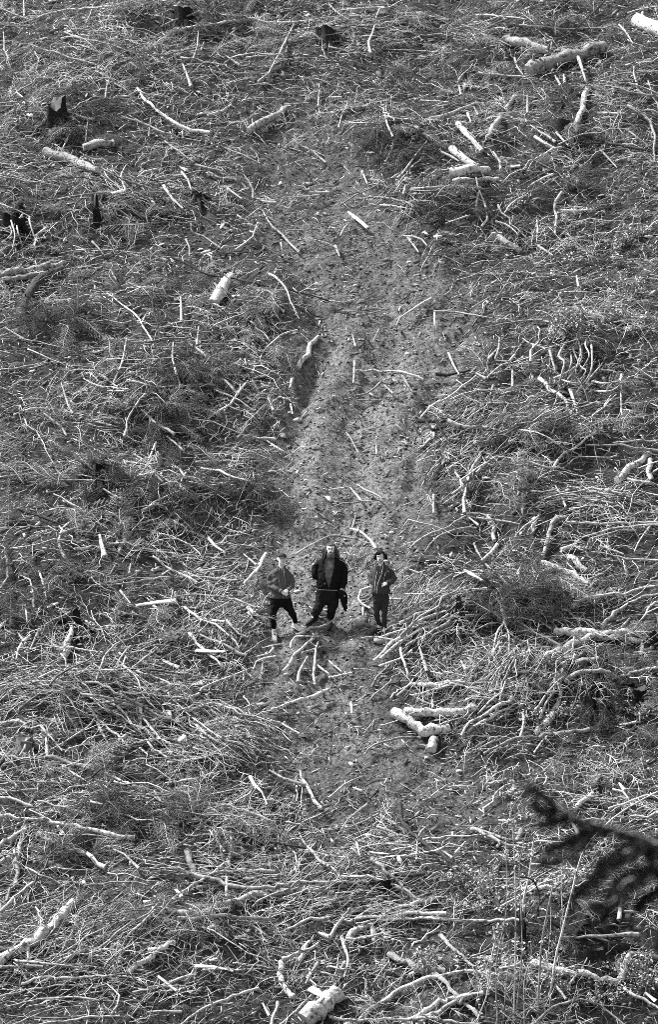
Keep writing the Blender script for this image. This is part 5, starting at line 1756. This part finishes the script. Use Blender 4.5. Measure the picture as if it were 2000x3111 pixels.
person(dict(id='3', label='slim dark haired man in a dark zip jacket with pale trim, hands in pockets', feet=[(1149, 1929), (1168, 1932)], fdir=[(-.8, -.65), (.05, -1)],
  tones=dict(jacket=.050, shirt=.085, trousers=.032, shoe=.010, sole=.03, sock=.6, hair=.022, beard=.10, edge=.42, cuff=.05, lip=.2),
  legs=[((1146.5, 1832, 12.5), (1145.5, 1868, 9.6), 8.2), ((1169, 1832, 12.5), (1169, 1868, 9.6), 8.6)],
  pelvis=[(1157.5, 1798, 25, .12), (1157.5, 1812, 25, .125), (1157.5, 1828, 24.5, .12), (1157.5, 1840, 20, .10)],
  torso=[(1159, 1715, 12, .065, 0), (1161, 1721, 20, .09, 0), (1162, 1730, 25, .11, 0), (1160, 1750, 26, .125, -.005), (1158, 1775, 27, .135, -.01), (1157, 1795, 29, .14, -.01), (1157, 1804, 27.5, .13, 0)],
  neck=(1157.5, 1713, -.01), chin=(1156, 1709, -.075), hh=.225, yaw=-.12, wide=1.03, collar=(.074, .068, .035),
  arms=[dict(p=[(1147, 1732, .03), (1138, 1738, .05), (1132, 1750, .06), (1128, 1760, .06), (1133, 1770, -.02), (1138, 1776, -.08)], r=[7, 8.5, 8.5, 8, 7.5, 7], hand=(.06, .03, -.05), nrm=(0, -1, .3), side=-1, cuff=False),
        dict(p=[(1175, 1732, .02), (1188, 1737, .02), (1194.5, 1750, .0), (1197, 1760, -.04), (1189, 1768, -.13), (1177, 1772, -.175)], r=[8, 10, 10, 9.5, 8.8, 7], hand=(-.08, .02, -.03), nrm=(0, -1, .35), side=1, curl=.4)],
  open=[(1713, 1150, 1163), (1725, 1148, 1164), (1745, 1145, 1160), (1765, 1140.5, 1152), (1780, 1141, 1147.5), (1804, 1142.5, 1146)], edge=.0075, extra=extra_slim))

# --- limp dark bundle with straps in the bearded man's hand
yb = float(np.mean([to_ground(np.array([951.]), np.array([1897.]), 0, Hfine)[0][1], to_ground(np.array([1003.]), np.array([1903.]), 0, Hfine)[0][1]])) - .16
def B(px, py, dy=0): return on_plane(px, py, yb + dy)
o0 = B(1040, 1800)
e = bpy.data.objects.new('bag', None); COL.objects.link(e); e.location = o0
m_bag = m_plain('bag_cloth', .010, .8); m_glint = m_plain('buckle_metal', .7, .3)
bs = [loft([(B(1050, 1858) - o0, .03, .03), (B(1048.5, 1845) - o0, .045, .04), (B(1046, 1830) - o0, .065, .05), (B(1044, 1815) - o0, .085, .06), (B(1041, 1803) - o0, .10, .065), (B(1039, 1797) - o0, .085, .055), (B(1038, 1792) - o0, .04, .03)])]
solid('pouch', bs, .012, m_bag, e, 2, None, .012, seed=4)
for pts in ([(1053, 1800, -.03), (1056, 1815, -.03), (1055, 1835, 0)], [(1049, 1850, 0), (1047, 1862, 0), (1049, 1870, 0)], [(1052, 1845, 0), (1053, 1858, 0), (1051, 1866, 0)]):
    link('strap', Bag().add(tube(spline([B(*p) - o0 for p in pts], 8), .011, 6, .05, .5)).mesh('strap', [m_bag]), e)
link('painted_glint', Bag().add(tube(np.array([B(1046, 1811, -.08), B(1049, 1810.5, -.085)]) - o0, .012, 8)).mesh('painted_glint', [m_glint]), e)  # small whitish highlight on the bag, put in as a pale piece
tag(e, 'limp black bag with dangling straps hanging from the bearded man\'s hand', 'bag')

tube = _tube
# ------------------------------------------------------------------ litter nobody could count: sticks, twigs, chips, clods, grass
def area_points(n, rs):
    x = rs.uniform(-12.6, 12.6, n); y = rs.uniform(-11.8, 28.8, n)
    px, py, d = project(x, y, y * TAN)
    k = (px > -170) & (px < 2170) & (py > -140) & (py < 3250)
    return x[k], y[k], px[k] * .77, py[k] * .77

def sticks(x, y, ang, L, r, off, lift, bend, tone, k, segs, rs, tip=.55):
    """x, y centre; ang in plan on the slope; ends follow the ground, then are lifted"""
    n = len(x)
    ca, sa = np.cos(ang), np.sin(ang)
    ux, uy = ca, sa * math.cos(SLOPE)
    t = np.linspace(-.5, .5, segs + 1)
    X = x[:, None] + ux[:, None] * L[:, None] * t + (-uy * bend)[:, None] * (0.25 - t * t) * L[:, None]
    Y = y[:, None] + uy[:, None] * L[:, None] * t + (ux * bend)[:, None] * (0.25 - t * t) * L[:, None]
    h0 = H(X[:, 0], Y[:, 0]); h1 = H(X[:, -1], Y[:, -1]); hm = H(x, y)
    tt = t[None] + .5
    Z = h0[:, None] * (1 - tt) + h1[:, None] * tt
    Z = Z + np.maximum(hm - (h0 + h1) / 2, 0)[:, None] + off[:, None] + lift[:, None] * tt * L[:, None]
    Z = Z + (np.abs(bend) * .35)[:, None] * (0.25 - t * t) * L[:, None]
    if segs > 1:
        J = rs.normal(0, .042, (n, segs - 1, 3)) * L[:, None, None]
        X[:, 1:-1] += J[:, :, 0]; Y[:, 1:-1] += J[:, :, 1]; Z[:, 1:-1] += J[:, :, 2] * .5
    P = np.stack([X, Y, Z], -1)
    T = P[:, -1] - P[:, 0]; T /= np.linalg.norm(T, axis=1)[:, None]
    up = np.tile(np.array([0, -math.sin(SLOPE), math.cos(SLOPE)]), (n, 1))
    U = up - T * np.sum(up * T, 1)[:, None]; U /= np.linalg.norm(U, axis=1)[:, None] + 1e-9
    W = np.cross(T, U)
    a = np.arange(k) * 2 * math.pi / k + .5
    rad = r[:, None] * np.interp(tt[0], [0, 1], [1, tip])[None]
    V = P[:, :, None] + rad[:, :, None, None] * (U[:, None, None] * np.cos(a)[None, None, :, None] + W[:, None, None] * np.sin(a)[None, None, :, None])
    base = (np.arange(n) * (segs + 1) * k)[:, None, None]
    i = (np.arange(segs) * k)[None, :, None]; j = np.arange(k)[None, None]; j2 = (j + 1) % k
    Q = np.stack([base + i + j, base + i + j2, base + i + k + j2, base + i + k + j], -1).reshape(-1, 4)
    cap = base[:, 0] + np.arange(k)[None]
    caps = np.concatenate([cap[:, ::-1], cap + segs * k])
    if k == 3: tri, quad = caps, Q
    elif k == 4: tri, quad = np.zeros((0, 3)), np.concatenate([Q, caps])
    else:
        tri = np.concatenate([np.stack([caps[:, 0], caps[:, q], caps[:, q + 1]], 1) for q in range(1, k - 1)]); quad = Q
    return V.reshape(-1, 3), tri, quad, np.repeat(tone, (segs + 1) * k)

def tones(n, rs, pale=.58, dark=.14):
    u = rs.rand(n)
    return np.where(u < dark, rs.uniform(.035, .11, n), np.where(u < 1 - pale, rs.uniform(.10, .26, n), rs.uniform(.28, .66, n)))

# sweeping heaps: centre, half size (1540 scale), slope angle in the photo (degrees, + rises to the right), spread, share, length
HEAPS = [(200, 2240, 260, 120, 8, 22, 5.0, 1.1), (230, 1630, 260, 50, -8, 14, 3.0, 1.6), (480, 1740, 150, 60, -28, 12, 3.0, 1.3),
 (1010, 1440, 130, 70, 30, 14, 3.2, 1.2), (1160, 1620, 150, 60, 30, 25, 3.0, 1.2), (1230, 1560, 170, 60, 0, 60, 3.0, .8),
 (1110, 1060, 110, 90, 38, 14, 2.4, 1.0), (1240, 1000, 170, 35, 18, 14, 2.4, 1.4), (1400, 1180, 150, 50, -5, 25, 2.0, 1.2),
 (300, 1880, 230, 60, -6, 25, 2.4, 1.1), (560, 1920, 150, 70, 20, 25, 2.2, 1.0), (870, 2110, 170, 45, 4, 10, 2.6, 1.1),
 (620, 2050, 220, 50, 2, 18, 1.8, 1.1), (1330, 1400, 180, 50, 10, 30, 2.2, 1.0), (350, 180, 300, 70, -12, 20, 1.8, 1.2),
 (260, 480, 220, 60, -18, 25, 2.0, 1.1), (930, 80, 260, 40, -3, 12, 2.2, 1.2), (1250, 560, 160, 40, 20, 35, 1.4, 1.0),
 (560, 800, 130, 60, -20, 35, 1.6, .9), (420, 930, 200, 70, -10, 40, 1.6, .9), (300, 1270, 220, 60, -8, 40, 1.8, 1.0),
 (480, 1480, 130, 70, 25, 30, 1.4, 1.0), (1060, 290, 180, 60, 5, 30, 1.6, .9), (720, 2290, 220, 60, 8, 40, 1.6, .9),
 (880, 1980, 200, 60, -20, 40, 1.8, .7), (1350, 1950, 170, 80, 20, 60, 1.4, .8), (800, 1330, 110, 25, 10, 30, 1.2, .9)]
def heap_points(n, rs):
    wts = np.array([h[6] for h in HEAPS]); c = rs.choice(len(HEAPS), n, p=wts / wts.sum())
    A = np.array([h[:6] + (h[7],) for h in HEAPS], float)[c]
    px = (A[:, 0] + A[:, 2] * rs.normal(0, .5, n)) / .77; py = (A[:, 1] + A[:, 3] * rs.normal(0, .55, n)) / .77
    P = to_ground(px, py)
    a = np.radians(A[:, 4] + rs.normal(0, 1, n) * A[:, 5])
    ang = np.arctan2(np.sin(a) / math.sin(math.radians(39)), np.cos(a))
    return P[:, 0], P[:, 1], ang, A[:, 6]

rs = np.random.RandomState(5)
def m_at(x, y): return track_mask(x, y)[0]

def clear_of_men(x, y, L):
    px, py, d = project(x, y, y * TAN)
    a = (np.abs(px - 1000) < 190 + L * 40) & (py > 1690) & (py < 1975)
    return ~(a & (rs.rand(len(x)) < np.clip(L * 1.6, 0, .97)))
# medium sticks
x, y, px, py = area_points(9000, rs)
keep = rs.rand(len(x)) > m_at(x, y) * 1.0
x, y = x[keep], y[keep]
ang = rs.normal(0, .75, len(x)); L = rs.gamma(2., .17, len(x)) + .12
lx_, ly_, _, _ = area_points(1500, rs)          # longer bent branches among them
k_ = rs.rand(len(lx_)) > m_at(lx_, ly_) * 1.4; lx_, ly_ = lx_[k_], ly_[k_]
x = np.concatenate([x, lx_]); y = np.concatenate([y, ly_]); ang = np.concatenate([ang, rs.normal(0, .55, len(lx_))]); L = np.concatenate([L, rs.uniform(.8, 2.0, len(lx_))])
hx, hy, ha, hl = heap_points(1500, rs)
x = np.concatenate([x, hx]); y = np.concatenate([y, hy]); ang = np.concatenate([ang, ha]); L = np.concatenate([L, hl * rs.uniform(.5, 1.4, len(hx))])
k_ = clear_of_men(x, y, L); x, y, ang, L = x[k_], y[k_], ang[k_], L[k_]
n = len(x)
r = np.clip(rs.gamma(2.2, .0036, n) + .0045, .0045, .026) * (.8 + .25 * np.minimum(L, 1.6))
v, t, q, tn = sticks(x, y, ang, L, r, rs.uniform(.02, .18, n), rs.normal(.03, .10, n), rs.normal(0, .42, n), tones(n, rs, .60, .12), 4, 6, rs)
tag(link('stick_litter', mesh_np('stick_litter', v, t, q, tn, True, [M_WOOD])), 'mass of broken pale sticks strewn over the hillside', 'sticks', kind='stuff')

# thin twigs
x, y, px, py = area_points(62000, rs)
keep = (rs.rand(len(x)) > m_at(x, y) * (.86 - .3 * (py < 700))) & (rs.rand(len(x)) < np.where(py < 1250, 1, .62))
x, y = x[keep], y[keep]
cl = .5 + .5 * snoise(x * .8, y * .7, 31)
keep = rs.rand(len(x)) < .45 + .55 * cl
x, y = x[keep], y[keep]
ang = rs.normal(0, .8, len(x)) + .7 * snoise(x * .5, y * .45, 33); L = rs.gamma(2, .11, len(x)) + .06
hx, hy, ha, hl = heap_points(6500, rs)
x = np.concatenate([x, hx]); y = np.concatenate([y, hy]); ang = np.concatenate([ang, ha]); L = np.concatenate([L, hl * rs.uniform(.2, .8, len(hx))])
k_ = clear_of_men(x, y, L); x, y, ang, L = x[k_], y[k_], ang[k_], L[k_]
n = len(x)
v, t, q, tn = sticks(x, y, ang, L, rs.gamma(3, .0017, n) + .0026, rs.uniform(.0, .12, n), rs.normal(.05, .2, n), rs.normal(0, .5, n), tones(n, rs, .62, .2), 3, 2, rs, .4)
tag(link('twig_litter', mesh_np('twig_litter', v, t, q, tn, True, [M_TWIG])), 'mass of fine dead twigs covering the hillside', 'twigs', kind='stuff')

# short chips of bark and wood, most of them on the track
x, y, px, py = area_points(64000, rs)
mm = m_at(x, y)
low = np.clip((py - 1350) / 900, 0, 1)
keep = rs.rand(len(x)) < .45 + .35 * mm + .3 * low
x, y, mm = x[keep], y[keep], mm[keep]
n = len(x)
L = rs.gamma(2, .030, n) + .030
v, t, q, tn = sticks(x, y, rs.normal(0, .9, n), L, np.clip(L * rs.uniform(.06, .15, n), .004, .018), rs.uniform(.005, .055, n), rs.normal(.05, .3, n), np.zeros(n), tones(n, rs, .45, .3), 3, 1, rs, .8)
tag(link('wood_chip_litter', mesh_np('wood_chip_litter', v, t, q, tn, False, [M_TWIG])), 'chips of bark and wood littering the track and slope', 'wood chips', kind='stuff')

# clods and crumbs of soil
x, y, px, py = area_points(78000, rs)
mm = m_at(x, y)
keep = rs.rand(len(x)) < .18 + .75 * mm
x, y = x[keep], y[keep]; n = len(x)
s = np.clip(rs.gamma(1.3, .010, n) + .008, 0, .036)
octv = np.array([[1, 0, 0], [-1, 0, 0], [0, 1, 0], [0, -1, 0], [0, 0, 1], [0, 0, -1]], float)
octf = np.array([[0, 2, 4], [2, 1, 4], [1, 3, 4], [3, 0, 4], [2, 0, 5], [1, 2, 5], [3, 1, 5], [0, 3, 5]])
V = octv[None] * s[:, None, None] * rs.uniform(.55, 1.4, (n, 6, 1)) * np.array([1.5, .9, .75]) + rs.normal(0, .15, (n, 6, 3)) * s[:, None, None]
V = V + np.stack([x, y, Hfine(x, y) + s * .25], -1)[:, None]
F = (octf[None] + (np.arange(n) * 6)[:, None, None]).reshape(-1, 3)
tag(link('soil_clods', mesh_np('soil_clods', V.reshape(-1, 3), F, None, np.repeat(np.where(rs.rand(n) < .04, rs.uniform(.3, .5, n), np.where(rs.rand(n) < .2, rs.uniform(.02, .07, n), rs.uniform(.08, .32, n))), 6), False, [M_CLOD])), 'crumbled clods of soil on the churned track', 'soil', kind='stuff')

# dry grass and fine dead needles, in tufts
def blades(x, y, L, w, lean_x, lean_y, tone, rs, up=1.0):
    n = len(x); z = H(x, y)
    dx = lean_x * L; dy = lean_y * L; dz = L * up
    sx = rs.normal(0, 1, n); sy = rs.normal(0, .5, n); sl = np.hypot(sx, sy) + 1e-6
    sx, sy = sx / sl * w, sy / sl * w
    A = np.stack([x - sx, y - sy, z], -1); B = np.stack([x + sx, y + sy, z], -1)
    C = np.stack([x + dx * .45 + sx * .7, y + dy * .45 + sy * .7, z + dz * .62], -1)
    D = np.stack([x + dx, y + dy, z + dz * .9], -1)
    V = np.stack([A, B, C, D], 1).reshape(-1, 3)
    i = np.arange(n)[:, None] * 4
    return V, np.concatenate([i + np.array([[0, 1, 2]]), i + np.array([[0, 2, 3]])]), np.repeat(tone, 4)
x, y, px, py = area_points(75000, rs)
f = .5 + .5 * snoise(x * .55, y * .5, 41) + .35 * snoise(x * 1.9, y * 1.7, 42)
keep = (rs.rand(len(x)) < np.clip(f * 1.6 - .45, .03, 1)) & (rs.rand(len(x)) > m_at(x, y) * 1.05)
x, y = x[keep], y[keep]; n = len(x)
fl = snoise(x * 1.3, y * 1.2, 43) * 2.2
L = rs.gamma(3, .028, n) + .035
lx = np.cos(fl) * .9 + rs.normal(0, .7, n); ly = np.sin(fl) * .3 - .45 + rs.normal(0, .5, n)
tn = np.clip(.16 + .13 * snoise(x * .6, y * .6, 44) + rs.normal(0, .13, n), .03, .65)
v, t, tn = blades(x, y, L, rs.uniform(.003, .0075, n), lx, ly, tn, rs, np.clip(rs.normal(.55, .3, n), .1, 1.3))
tag(link('dry_grass', mesh_np('dry_grass', v, t, None, tn, True, [M_NEEDLE])), 'dry grass and dead needles between the sticks', 'grass', kind='stuff')

# dead branchlets with forked side twigs, tangled over the slope (instanced)
def branchlet(bag, o, ang, L, r, tone, rs):
    d = np.array([math.cos(ang), math.sin(ang), 0]); sdv = np.array([-d[1], d[0], 0]); c = rs.normal(0, .22)
    P = np.array([o + d * L * t + sdv * c * L * t * t + np.array([0, 0, .02 + .16 * math.sin(t * 3) * L + rs.uniform(0, .02)]) for t in np.linspace(0, 1, 6)])
    P[1:-1] += rs.normal(0, .012, (4, 3))
    bag.add(tube(P, np.linspace(r, r * .4, 6), 4), tone)
    for i in range(rs.randint(5, 10)):
        t = rs.uniform(.15, .95); p = P[int(t * 5)]
        a2 = ang + rs.choice([-1, 1]) * rs.uniform(.35, 1.0); l2 = L * (1 - t * .6) * rs.uniform(.2, .5)
        d2 = np.array([math.cos(a2), math.sin(a2), rs.normal(.05, .22)])
        e1 = p + d2 * l2 * .5 + rs.normal(0, .012, 3); e2 = p + d2 * l2 + rs.normal(0, .03, 3)
        bag.add(tube(np.array([p, e1, e2]), np.array([.55, .45, .25]) * r, 3), tone * rs.uniform(.8, 1.1))
src = bpy.data.collections.new('tangle_source')
for v_ in range(14):
    bag = Bag(); base = rs.normal(0, .5)
    for i in range(7):
        o = np.append(rs.normal(0, .28, 2), rs.uniform(-.03, .08))
        branchlet(bag, o, base + rs.normal(0, .7) + (math.pi if rs.rand() < .5 else 0), rs.uniform(.35, 1.0), rs.uniform(.004, .009), rs.choice([.7, .62, .55, .42, .22, .08, .66]), rs)
    so = bpy.data.objects.new('tangle_piece', bag.mesh('tangle_piece', [M_TWIG])); src.objects.link(so)
fronds = bpy.data.collections.new('frond_source')
for v_, me_ in enumerate(BOUGHS):
    so = bpy.data.objects.new('frond_piece', me_); fronds.objects.link(so)

def scatter(name, col_, x, y, z, ang, scl, tilt, label, cat):
    n = len(x); rot = np.zeros((n, 3)); base_m = Matrix.Rotation(SLOPE, 3, 'X')
    for i in range(n):
        rot[i] = (base_m @ Matrix.Rotation(rs.normal(0, tilt), 3, 'X') @ Matrix.Rotation(rs.normal(0, tilt), 3, 'Y') @ Matrix.Rotation(ang[i], 3, 'Z')).to_euler()
    pm = bpy.data.meshes.new(name); pm.from_pydata(np.stack([x, y, z], -1).tolist(), [], [])
    a = pm.attributes.new('rot', 'FLOAT_VECTOR', 'POINT'); a.data.foreach_set('vector', rot.astype(np.float32).ravel())
    a = pm.attributes.new('scl', 'FLOAT', 'POINT'); a.data.foreach_set('value', scl.astype(np.float32))
    tg = link(name, pm)
    ng = bpy.data.node_groups.new(name, 'GeometryNodeTree')
    ng.interface.new_socket('Geometry', in_out='INPUT', socket_type='NodeSocketGeometry'); ng.interface.new_socket('Geometry', in_out='OUTPUT', socket_type='NodeSocketGeometry')
    gi = ng.nodes.new('NodeGroupInput'); go = ng.nodes.new('NodeGroupOutput'); ip = ng.nodes.new('GeometryNodeInstanceOnPoints'); ci = ng.nodes.new('GeometryNodeCollectionInfo')
    ci.inputs['Collection'].default_value = col_; ci.inputs['Separate Children'].default_value = True; ci.inputs['Reset Children'].default_value = True
    ip.inputs['Pick Instance'].default_value = True
    def named(nm, ty):
        q = ng.nodes.new('GeometryNodeInputNamedAttribute'); q.data_type = ty; q.inputs['Name'].default_value = nm; return q
    ng.links.new(gi.outputs[0], ip.inputs['Points']); ng.links.new(ci.outputs[0], ip.inputs['Instance'])
    ng.links.new(named('rot', 'FLOAT_VECTOR').outputs['Attribute'], ip.inputs['Rotation']); ng.links.new(named('scl', 'FLOAT').outputs['Attribute'], ip.inputs['Scale'])
    ng.links.new(ip.outputs[0], go.inputs[0])
    md = tg.modifiers.new('scatter', 'NODES'); md.node_group = ng
    tag(tg, label, cat, kind='stuff')

x, y, px, py = area_points(3600, rs)
den = np.clip(.35 + 1.0 * snoise(x * .7, y * .6, 51), 0.05, 1)
keep = (rs.rand(len(x)) < den) & (rs.rand(len(x)) > m_at(x, y) * 1.8) & clear_of_men(x, y, np.full(len(x), .9))
x, y = x[keep], y[keep]
hx, hy, ha, hl = heap_points(300, rs)
kk = clear_of_men(hx, hy, np.full(len(hx), .9))
ang = np.concatenate([rs.uniform(0, 6.28, len(x)), ha[kk]]); x = np.concatenate([x, hx[kk]]); y = np.concatenate([y, hy[kk]]); n = len(x)
scatter('twig_tangle', src, x, y, H(x, y) + rs.uniform(-.08, .04, n), ang, rs.uniform(.6, 1.25, n), .1, 'tangle of dead forked branchlets over the felled slope', 'twigs')
# withered spruce fronds matted on the ground
x, y, px, py = area_points(3600, rs)
den = np.clip(.45 + .9 * snoise(x * .6 + 9, y * .5, 53), 0.05, 1)
keep = (rs.rand(len(x)) < den) & (rs.rand(len(x)) > m_at(x, y) * 2.2) & clear_of_men(x, y, np.full(len(x), .9))
x, y = x[keep], y[keep]; n = len(x)
scatter('frond_litter', fronds, x, y, H(x, y) + rs.uniform(-.15, -.01, n), rs.uniform(0, 6.28, n), rs.uniform(.45, 1.0, n), .15, 'mat of withered spruce fronds over the felled slope', 'fronds')
# dark needled brush piled in the heaps
dark = bpy.data.collections.new('dark_source')
for v_ in (0, 3, 6, 7):
    so = bpy.data.objects.new('brush_piece', BOUGHS[v_]); dark.objects.link(so)
XX, YY = [], []
for (cx, cy, rx, ry, cnt, dk) in PATCH + [(90, 520, 90, 50, 14, 1), (230, 560, 60, 40, 8, 1), (1340, 800, 80, 30, 14, 1), (1420, 1600, 80, 35, 14, 1), (760, 90, 50, 30, 8, 1), (200, 270, 60, 40, 8, 1), (620, 1880, 60, 30, 6, 1), (1260, 2170, 90, 40, 8, 1)]:
    if not dk: continue
    q = cnt * 3
    P_ = to_ground((cx + rx * rs.normal(0, .5, q)) / .77, (cy + ry * rs.normal(0, .5, q)) / .77)
    XX.append(P_[:, 0]); YY.append(P_[:, 1])
x = np.concatenate(XX); y = np.concatenate(YY); kk = (rs.rand(len(x)) > m_at(x, y) * 2) & (snoise(x * 1.5, y * 1.3, 71) > -.15); x, y = x[kk], y[kk]; n = len(x)
scatter('brush_litter', dark, x, y, H(x, y) + rs.uniform(-.08, .12, n), rs.uniform(0, 6.28, n), rs.uniform(.5, 1.0, n), .22, 'dark needled brush matted in heaps over the slope', 'brush')
# plates of bark and torn wood
x, y, px, py = area_points(9000, rs)
keep = rs.rand(len(x)) > m_at(x, y) * .6
x, y = x[keep], y[keep]; n = len(x)
L = rs.gamma(2.2, .035, n) + .04; W = L * rs.uniform(.15, .45, n); ang = rs.uniform(0, 6.28, n)
bx = np.stack([np.cos(ang), np.sin(ang) * math.cos(SLOPE), np.sin(ang) * math.sin(SLOPE)], -1); bn = SL_N + rs.normal(0, .28, (n, 3)); bn -= bx * np.sum(bn * bx, 1)[:, None]; bn /= np.linalg.norm(bn, axis=1)[:, None]; by = np.cross(bn, bx)
C0 = np.stack([x, y, Hfine(x, y) + rs.uniform(.01, .08, n)], -1)
cn = np.array([[-.5, -.4], [.1, -.5], [.5, -.2], [.42, .4], [-.1, .5], [-.45, .3]])
J_ = cn[None] + rs.normal(0, .09, (n, 6, 2))
top = C0[:, None] + bx[:, None] * (J_[:, :, :1] * L[:, None, None]) + by[:, None] * (J_[:, :, 1:] * W[:, None, None])
V = np.concatenate([top, top - bn[:, None] * .012], 1)
b0 = (np.arange(n) * 12)[:, None]
Q = np.concatenate([b0 + np.array([[0, 1, 2, 3]]), b0 + np.array([[0, 3, 4, 5]])] + [b0 + np.array([[6 + j, 6 + (j + 1) % 6, (j + 1) % 6, j]]) for j in range(6)])
tag(link('bark_litter', mesh_np('bark_litter', V.reshape(-1, 3), None, Q, np.repeat(tones(n, rs, .4, .35), 12), False, [M_CUT])), 'plates of bark and torn wood scattered on the slope', 'bark', kind='stuff')
# ------------------------------------------------------------------ spruce near the camera, out of focus
def front_spruce():
    rs = np.random.RandomState(4)
    yp = CAM[1] + 12.0
    def fp(px, py, dy=0.0): return on_plane(px, py, yp + dy)
    top = fp(2190, 2330); tx = top[0]
    base = np.array([tx + .05, yp + .1, float(H(tx, yp))])
    e = bpy.data.objects.new('front_spruce', None); COL.objects.link(e); e.location = base
    P = spline([base - [0, 0, .3], base * .5 + top * .5 + [.03, .02, 0], top], 14)
    link('trunk', Bag().add(tube(P, np.linspace(.075, .008, 14), 9, .05), .2).mesh('trunk', [M_DARKBARK], origin=base), e)
    def bough(pts, ns, sl, stem_r=.008, tone=.032, stem=.5, dens=240):
        bag = Bag(); Q = spline(pts, 12)
        bough_shape(bag, Q, int(ns * 1.5), sl, .024, rs, tone, dens, stem, .35, twig_r=.0034, nw=.003, stem_r=stem_r)
        link('bough', bag.mesh('bough', [M_NEEDLE, M_TWIG], smooth=False, origin=base), e)
    tr = lambda py: fp(2195, py)
    bough([tr(2620), fp(2000, 2560), fp(1880, 2520, -.03), fp(1745, 2480, -.05), fp(1660, 2420, -.05), fp(1588, 2385, -.06)], 20, .11)
    bough([tr(2600), fp(2010, 2560, -.08), fp(1900, 2590, -.1), fp(1830, 2640, -.12), fp(1740, 2730, -.12)], 26, .17)
    bough([fp(1880, 2525, -.03), fp(1800, 2520, -.05), fp(1730, 2550, -.06), fp(1655, 2590, -.07)], 14, .07, .005)
    bough([fp(1745, 2480, -.05), fp(1700, 2490, -.06), fp(1640, 2510, -.07)], 9, .05, .004)
    bough([tr(2680), fp(2040, 2640, -.1), fp(1950, 2650, -.14), fp(1880, 2700, -.15), fp(1830, 2800, -.15)], 26, .15)
    bough([tr(2560), fp(2080, 2540, .05), fp(1990, 2545, .06)], 14, .12)
    bough([tr(2800), fp(2100, 2760), fp(2030, 2800), fp(1995, 2880)], 20, .13, tone=.035)
    bough([fp(1960, 2660, -.14), fp(1900, 2680, -.2), fp(1860, 2740, -.22), fp(1790, 2750, -.22)], 16, .11, .005)
    bough([tr(2700), fp(2060, 2690, -.1), fp(1990, 2710, -.14), fp(1930, 2760, -.16)], 18, .12, .006)
    bough([fp(1800, 2525, -.05), fp(1760, 2570, -.1), fp(1700, 2610, -.12), fp(1640, 2625, -.12)], 11, .06, .004)
    bough([fp(1700, 2450, -.05), fp(1660, 2460, -.06), fp(1620, 2440, -.07)], 8, .05, .004)
    # the rest of the crown, to the right and below, outside the picture
    for i in range(40):
        f = i / 40; z = top[2] - .1 - f * 2.6; ln = .2 + .9 * f
        a = rs.uniform(-1.15, 1.15); c = P[np.argmin(np.abs(P[:, 2] - z))]
        d = np.array([math.cos(a), math.sin(a), 0])
        c = np.array([c[0], c[1], z])
        bough([c, c + d * ln * .5 + [0, 0, .02], c + d * ln + [0, 0, -.1 * ln]], 12, ln * .4, dens=25)
    tag(e, 'dark out of focus spruce reaching in from the lower right edge', 'spruce')
front_spruce()
settle_labels()
